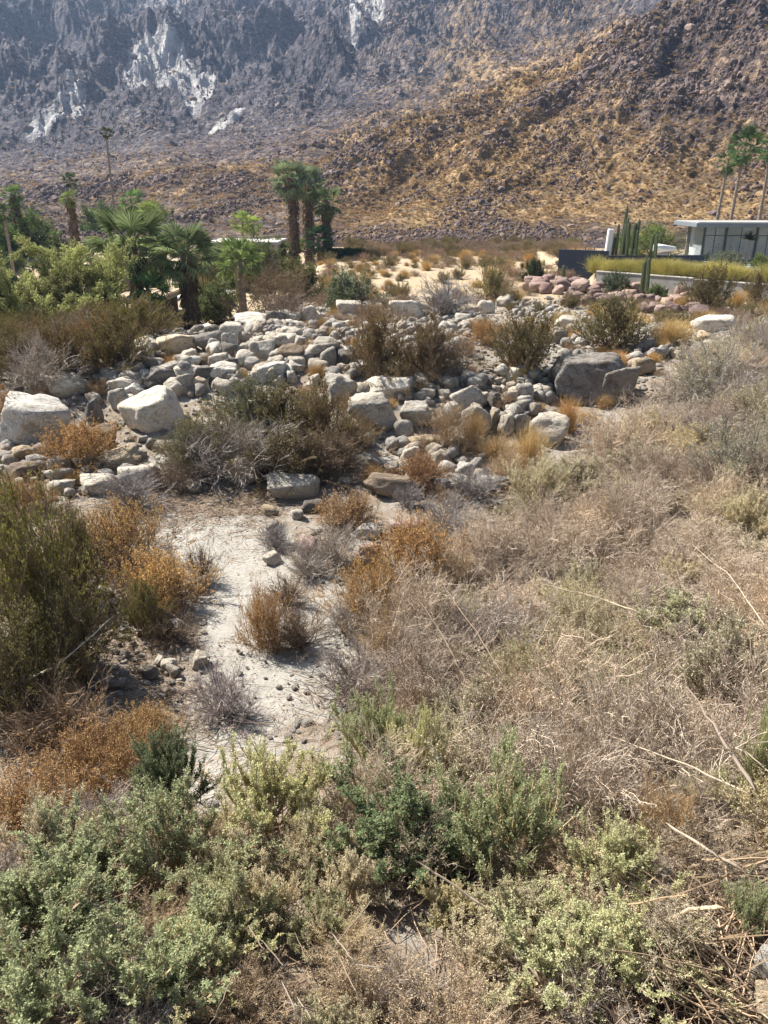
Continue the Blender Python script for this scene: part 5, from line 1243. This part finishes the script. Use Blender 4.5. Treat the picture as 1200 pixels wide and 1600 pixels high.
for u0, u1 in ((0.0, 1.6), (1.6, 3.9), (3.9, 5.5), (5.5, 7.6), (11.1, 14.0)):
    pn = part('window', gh, ((u0+u1)/2, 0.42, 1.41), (u1-u0-.13, 0.02, 2.46), M_GLASS, 0)
    part('transom', pn, (0, 0, .62), (u1-u0-.14, .07, .05), M_FRAME); part('mullion', pn, (0, 0, 0), (.05, .06, 2.4), M_FRAME); fr_ = part('sill', pn, (0, 0, -1.2), (u1-u0-.14, .08, .06), M_FRAME)
part('window', gh, (0.02, 1.9, 1.41), (0.02, 2.8, 2.46), M_GLASS, 0)
part('terrace', gh, (5.0, -3.4, 0.0), (21.0, 5.4, 0.16), M_PAVE)
# swimming pool
pl_ = thing('swimming_pool', 'strip of turquoise swimming pool on the terrace before the glass house', 'pool', (23.3, 58.2, zt+.1), R(-6))
part('water', pl_, (1.2, 0, 0.03), (4.2, 1.6, 0.06), M_WATER)
part('coping', pl_, (1.2, -.95, 0.03), (4.6, .28, 0.12), M_WHITE); part('coping', pl_, (1.2, .95, 0.03), (4.6, .28, 0.12), M_WHITE)
# navy wall
def wall_px(name, label, x0, yb0, x1, yb1, D0, D1, ztop, thick, mat, cat='wall', zbot=-.4, cap=None):
    a = ray(x0, 400); b_ = ray(x1, 400); A = np.array([a[0]/a[1]*D0, D0]); B = np.array([b_[0]/b_[1]*D1, D1])
    L = np.linalg.norm(B-A); mid = (A+B)/2; an = math.atan2(B[1]-A[1], B[0]-A[0])
    r_0 = thing(name, label, cat, (mid[0], mid[1], 0), an)
    part('panel', r_0, (0, 0, (ztop+zbot)/2), (L, thick, ztop-zbot), mat)
    if cap: part('cap', r_0, (0, 0, ztop+.035), (L+.06, thick+.08, .07), cap)
    return r_0
wall_px('garden_wall', 'tall navy wall standing at the left end of the terrace garden', 874, 0, 950, 0, 61, 58.6, 2.15, .25, M_NAVY)
wall_px('garden_wall', 'navy return wall running back from the terrace wall', 950, 0, 1100, 0, 60.0, 60.6, 1.75, .22, M_NAVY)
wall_px('retaining_wall', 'low concrete wall holding the bed of yellow grass', 936, 0, 1090, 0, 56.8, 51.5, .86, .22, M_CONC, cap=M_PAVE)
wall_px('retaining_wall', 'far right stretch of low concrete wall below the yellow grass', 1092, 0, 1290, 0, 51.3, 46.0, .80, .22, M_CONC, cap=M_PAVE)
# yellow ornamental grass bed
ygm = [joined('grass', 7+i, (0.50, 0.46, 0.17), (0.60, 0.53, 0.24), 'yellow_grass') for i in range(2)]
rr_ = np.random.default_rng(8); n_ = 105; t_ = rr_.random(n_); A = np.array([ray(936, 400)[0]/ray(936, 400)[1]*57.4, 57.4]); B = np.array([ray(1290, 400)[0]/ray(1290, 400)[1]*46.8, 46.8])
pts = np.stack([A[0]+(B[0]-A[0])*t_, A[1]+(B[1]-A[1])*t_+rr_.random(n_)*1.4+.2, np.full(n_, .70)], -1)
cover('yellow_grass', pts, ygm, .7, 1.4, (.7, 1.05), seed=9, label='row of feathery yellow-green ornamental grass above the low wall')
# cacti
M_CACT = simple_mat('cactus_skin', (0.095, 0.115, 0.06), 0.8, 0.2, 5, .25, 30, .3)
def cactus_col(h, r, seed):
    ns = 16; K = 14; V = []; 
    for k_ in range(K+1):
        t = k_/K; rad = r*(1 if t < .88 else math.sqrt(max(0.02, 1-((t-.88)/.12)**2)))
        for s_ in range(ns):
            a = s_*2*math.pi/ns; q_ = rad*(1+(.16 if s_ % 2 else -.1)); V.append((q_*math.cos(a), q_*math.sin(a), h*t))
    F_ = [(k_*ns+s_, k_*ns+(s_+1) % ns, (k_+1)*ns+(s_+1) % ns, (k_+1)*ns+s_) for k_ in range(K) for s_ in range(ns)]
    return mk_mesh('column', V, np.array(F_), [M_CACT])
def cactus(x, ybot, ytop, D, stems, label):
    d = ray(x, ybot); t = D/d[1]; h = (ybot-ytop)*t/F*1.0; z = CAM_H+d[2]*t
    r_0 = thing('column_cactus', label, 'cactus', (d[0]*t, D, z))
    rr = random.Random(x)
    for i in range(stems):
        hh_ = h*(1 if i == 0 else rr.uniform(.55, .92)); a = i*2.4; rad_ = 0 if i == 0 else .28
        link('stem', cactus_col(hh_+.3, .085+.02*rr.random(), i), r_0, (rad_*math.cos(a), rad_*math.sin(a), -.3), (rr.uniform(-.04, .04), rr.uniform(-.05, .05), 0))
cactus(1009, 448, 396, 52.5, 3, 'column cactus standing before the low wall among pink boulders')
cactus(970, 392, 326, 62, 1, 'tallest single column cactus on the terrace')
cactus(962, 400, 352, 60.8, 2, 'short column cactus just right of the white pillar')
cactus(978, 392, 343, 61, 4, 'cluster of column cacti behind the spiky pale shrub')
cactus(992, 392, 345, 62, 3, 'pair-like column cacti at the right of the cluster')
cactus(1022, 398, 362, 60, 3, 'branching cactus in front of the bright green shrub')
cactus(880, 440, 415, 58.5, 1, 'small cactus at the foot of the navy wall')
# white leaning pillar and white shell shape
d = ray(949, 405); t = 61/d[1]
wp = thing('white_pillar', 'white leaning pillar standing left of the terrace cacti', 'pillar', (d[0]*t, 61, CAM_H+d[2]*t))
part('shaft', wp, (0, 0, 1.05), (.42, .4, 2.2), M_WHITE, .06).rotation_euler = (0, .05, 0); part('plinth', wp, (0, 0, 0), (.7, .6, .12), M_WHITE)
d = ray(1036, 398); t = 63/d[1]
ws = thing('white_lounge_shell', 'white rounded shell-like seat on the terrace left of the house', 'garden seat', (d[0]*t, 63, CAM_H+d[2]*t))
o = link('shell', rock_mesh('shell', 901, 4, .05, M_WHITE, .01), ws, (0, 0, .42), (0, .1, 0), (.85, .55, .34))
part('base', ws, (0, 0, .08), (.7, .6, .2), M_CONC)
# agaves / yucca in front of the glass
def rosette(x, y, D, L, n, label, name='agave', trunk=0, col=(.12, .16, .10)):
    d = ray(x, y); t = D/d[1]; r_0 = thing(name, label, 'plant', (d[0]*t, D, CAM_H+d[2]*t)); g = Geo()
    dd = dome_dirs(n, 5, 80); P_ = grow(np.tile([[0, 0, trunk]], (n, 1)).astype(float), dd, np.full(n, L), 5, .03, -.03)
    tubes(g, P_, .05, .004); link('leaves', g.mesh('leaves', [M_LEAF]), r_0, col=col)
    if trunk: link('trunk', trunk_mesh(trunk, .08, .06, x), r_0)
rosette(1166, 408, 60.5, .75, 50, 'dark spiky yucca in front of the white house wall', 'yucca', 1.5, (.04, .06, .035))
rosette(1105, 405, 60.5, .6, 40, 'small agave before the glass wall of the house', 'agave', 0, (.12, .16, .1))
rosette(1045, 408, 59.5, .55, 40, 'dark green agave at the pool edge', 'agave', 0, (.05, .1, .04))
rosette(1130, 410, 60, .55, 40, 'grey agave right of the pool', 'agave', 0, (.15, .18, .12))
# thin fence posts on top of the navy wall's left
for i, xx in enumerate((884, 899, 914, 928)):
    d = ray(xx, 397); t = 63/d[1]; f_ = thing('fence_post', 'thin rusty fence post behind the navy wall, %s from the left' % ORD[i], 'post', (d[0]*t, 63, -.1), 0, 'rusty posts behind the navy wall')
    part('rod', f_, (0, 0, 1.15), (.06, .06, 2.3), M_BRN); part('foot', f_, (0, 0, .05), (.2, .2, .1), M_CONC)

# left houses
def slab_house(name, label, x0, x1, ytop, D, depth, hgt, roofm, fascm, wallm, sky=0):
    a = ray(x0, ytop); b_ = ray(x1, ytop); X0 = a[0]/a[1]*D; X1 = b_[0]/b_[1]*D; zr = CAM_H+a[2]/a[1]*D
    r_0 = thing(name, label, 'house', ((X0+X1)/2, D, zr-hgt)); w_ = X1-X0
    part('wall', r_0, (0, depth/2, (hgt-.25)/2), (w_-.6, depth-.6, hgt-.25), wallm)
    part('fascia', r_0, (0, depth/2, hgt-.13), (w_, depth, .26), fascm, .01)
    part('roof', r_0, (0, depth/2, hgt+.02), (w_-.12, depth-.12, .06), roofm)
    for i in range(sky): part('skylight', r_0, (-w_*.18+.9*i, depth*(.25+.28*i), hgt+.13), (w_*.42, depth*.16, .14), M_SKYL, .02)
    if w_ > 5:
        for u in (-.3, .0, .3):
            wd = part('window', r_0, (w_*u, .28, hgt*.5), (1.1, .06, 1.0), M_FRAME); part('pane', wd, (0, -.035, 0), (.95, .02, .86), M_GLASS, 0)
    return r_0
slab_house('flat_roofed_house', 'brown flat-roofed house with dark walls behind the left tree', 120, 190, 414, 50, 7, 2.6, M_TANR, M_BRN, simple_mat('dark_stucco', (.22, .17, .13), .9, .2))  # walls in one even dark brown stucco
slab_house('carport', 'low tan carport roof carrying blue-grey roof panels', 112, 204, 487, 38.5, 10.5, 2.0, M_TANR, M_TANR, M_BRN, 2)
slab_house('flat_roofed_house', 'pale grey flat-roofed house beyond the short bushy palm', 318, 434, 379, 76, 8, 3.2, M_PAVE, M_CONC, M_CONC)
wall_px('retaining_wall', 'dark grey retaining wall behind the pale driveway', 276, 0, 348, 0, 69, 65, .12, .25, simple_mat('dark_concrete', (.15, .15, .15), .9, .2), zbot=-1.9)
d0, _ = hit(318, 460); dv = link('driveway', box_me('driveway', 4.6, 7.5, .2, M_PAVE), None, (d0[0], d0[1]+.3, d0[2]-.02)); tag(dv, kind='structure')
# clipped hedge
hx0, hx1 = ray(505, 400), ray(567, 400); D = 84; X0 = hx0[0]/hx0[1]*D; X1 = hx1[0]/hx1[1]*D
hr = thing('clipped_hedge', 'long clipped dark green hedge right of the three palms', 'hedge', ((X0+X1)/2, D, -.3))
n_ = 9000; r_ = np.random.default_rng(4); P_ = (r_.random((n_, 3))-.5); ax_ = r_.integers(0, 3, n_); sg = np.where(r_.random(n_) < .5, -.5, .5)
P_[np.arange(n_), ax_] = sg+.04*r_.normal(size=n_); P_ = P_*[X1-X0, 1.6, 1.2]+[0, 0, .6]
g_ = Geo(); leaves(g_, P_, unit(r_.normal(size=(n_, 3))), .12, .07); link('foliage', g_.mesh('foliage', [M_LEAF]), hr, col=(.05, .085, .02))
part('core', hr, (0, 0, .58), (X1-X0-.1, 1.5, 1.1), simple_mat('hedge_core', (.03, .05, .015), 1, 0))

g_ = Geo(); n_ = 500; P_ = np.concatenate([r_.normal(size=(n_, 2))*.5, np.full((n_, 1), .01)], 1); leaves(g_, P_, unit(r_.normal(size=(n_, 3))*[1, 1, .15]), r_.uniform(.015, .05, n_), r_.uniform(.008, .02, n_))
lf_ = g_.mesh('leaf_litter', [plant_mat('litter_leaf', (0.26, 0.18, 0.115), 0.0, .45, 1.6)])
pts = world_scatter([(230, 765), (430, 765), (440, 800), (330, 812), (235, 806)], 0.35, 3000, (-9, 2), (10, 22), 27)
pt2 = world_scatter([(240, 800), (470, 800), (620, 1000), (400, 1260), (280, 1260), (300, 1000), (130, 900)], 1.3, 3000, (-9, 4), (5, 18), 28)
cover('leaf_litter', np.concatenate([pts, pt2]), [lf_], .7, 1.2, (.8, 1.), sink=0, seed=29, tilt=.02, label='dark leaf litter strewn on the wash floor')
# ------------------------------------------------------------ fallen stalks
def stalk(pix, r0, r1, dzs, col, label, name='dead_stalk', group=None, twigs=0):
    P_ = []
    for (x, y), dz in zip(pix, dzs):
        p, t = hit(x, y, dz); P_.append([p[0], p[1], p[2]+dz])
    P_ = np.array(P_); K = 12; tt = np.linspace(0, len(P_)-1, K)
    Q = np.stack([np.interp(tt, np.arange(len(P_)), P_[:, a]) for a in range(3)], -1); Q[1:-1] += .006*min(1.0, np.linalg.norm(P_[-1]-P_[0]))*np.random.default_rng(int(pix[0][0])).normal(size=(K-2, 3))
    loc = Q[0].copy(); Q = Q-loc
    g = Geo(); a, b_ = frame(unit(np.gradient(Q, axis=0))); ns = 7; rad = np.linspace(r0, r1, K)[:, None]; rad[0] *= .15; rad[-1] *= .2
    V = np.stack([Q+rad*(a*math.cos(s_*2*math.pi/ns)+b_*math.sin(s_*2*math.pi/ns)) for s_ in range(ns)], 1).reshape(-1, 3)
    F_ = [(k_*ns+s_, k_*ns+(s_+1) % ns, (k_+1)*ns+(s_+1) % ns, (k_+1)*ns+s_) for k_ in range(K-1) for s_ in range(ns)]
    F_ = np.array(F_); T = np.concatenate([F_[:, :3], F_[:, [0, 2, 3]]]); g.add(V, T, np.full(len(V), .6))
    if twigs:
        p, dd, i, t_ = along(Q[None], twigs, .1, 1); spikes(g, p, unit(dd+.8*rdir(twigs)), rng.uniform(.06, .25, twigs), .004)
    o = link(name, g.mesh(name, [M_TWIG]), None, tuple(loc), col=col); tag(o, label, 'stalk', group); return o
stalk([(1000, 958), (930, 932), (840, 912)], .013, .005, [.8, .85, .85], (.50, .41, .28), 'long pale yucca-like stalk lying across the brush', twigs=50)
stalk([(1180, 1235), (1120, 1140), (1070, 1070)], .016, .006, [.6, .8, .9], (.27, .22, .18), 'thick grey stem slanting up from the right edge')
stalk([(1160, 1360), (1100, 1325), (1040, 1285)], .013, .007, [.3, .45, .5], (.36, .29, .22), 'bare pale stem slanting below the golden drooping bush')
stalk([(1130, 1418), (1080, 1420), (1040, 1440)], .016, .008, [.3, .3, .3], (.55, .42, .28), 'short cream branch pointing left over the dead stalks')
stalk([(1170, 1240), (1060, 1190), (930, 1140)], .009, .004, [.5, .65, .7], (.36, .30, .24), 'long thin stem running left from the green right-edge bushes', twigs=12)
stalk([(1200, 985), (1140, 900), (1080, 850)], .008, .003, [.7, .8, .8], (.42, .34, .25), 'thin straw stem high in the brush at the right', twigs=30)
stalk([(730, 1070), (690, 990), (650, 930)], .010, .004, [.7, 1.0, 1.2], (.22, .17, .13), 'dark wispy stem rising over the sand, left of two', twigs=14)
stalk([(790, 1060), (740, 980), (690, 910)], .010, .004, [.7, 1.0, 1.2], (.24, .18, .14), 'dark wispy stem rising over the brush, right of two', twigs=14)
stalk([(0, 1080), (90, 1040), (180, 960)], .014, .005, [.5, .7, .9], (.50, .42, .33), 'pale crooked branch crossing the shaded creosote', twigs=10)
stalk([(760, 1420), (690, 1370), (650, 1345)], .009, .004, [.5, .7, .8], (.38, .30, .24), 'pinkish branch reaching out of the central saltbush')
rr = random.Random(5)
heap = []
for i in range(27):
    x = rr.uniform(1045, 1195); y = rr.uniform(1420, 1600); a = rr.uniform(-1.35, -.5) if rr.random() < .75 else rr.uniform(-.3, .6); L = rr.uniform(40, 120)
    heap.append((x, i, stalk([(x, y), (x+L*.5*math.cos(a), y+L*.5*math.sin(a)), (x+L*math.cos(a), y+L*math.sin(a))], rr.uniform(.004, .010), .002, [.06, .12, .2], [(.50, .37, .24), (.38, .27, .17), (.30, .22, .15), (.46, .36, .26)][i % 4], '%s dead stalk pointing %s in the heap, %s %s part' % (['pale tan', 'brown', 'dark brown', 'greyish'][i % 4], 'up right' if a < 0 else 'down right', 'upper' if y < 1480 else ('middle' if y < 1540 else 'lower'), 'left' if x < 1095 else ('centre' if x < 1145 else 'right')), group='dead stalks heaped at the bottom right')))
for j_, (x, i, o) in enumerate(sorted(heap, key=lambda h_: h_[0])):
    o['label'] = '%s dead stalk in the bottom right heap, %s counted from the left' % (['pale tan', 'brown', 'dark brown', 'greyish'][i % 4], ORD[j_])
for i in range(12):
    x = rr.uniform(330, 560); y = 1445+12.4*i; a = rr.uniform(-3, 3); L = rr.uniform(50, 110)
    stalk([(x, y), (x+L*.5*math.cos(a), y+L*.5*math.sin(a)), (x+L*math.cos(a), y+L*math.sin(a))], .004, .002, [.45, .6, .5], [(.20, .155, .115), (.24, .20, .17)][i % 2], '%s bare twig lying on tan brush at the bottom, %s from the top' % (['brown', 'grey'][i % 2], ORD[int((y-1440)/10)]), group='bleached twigs in the foreground')
print('objects', len(bpy.data.objects), 'tris', sum(len(m_.polygons) for m_ in bpy.data.meshes))
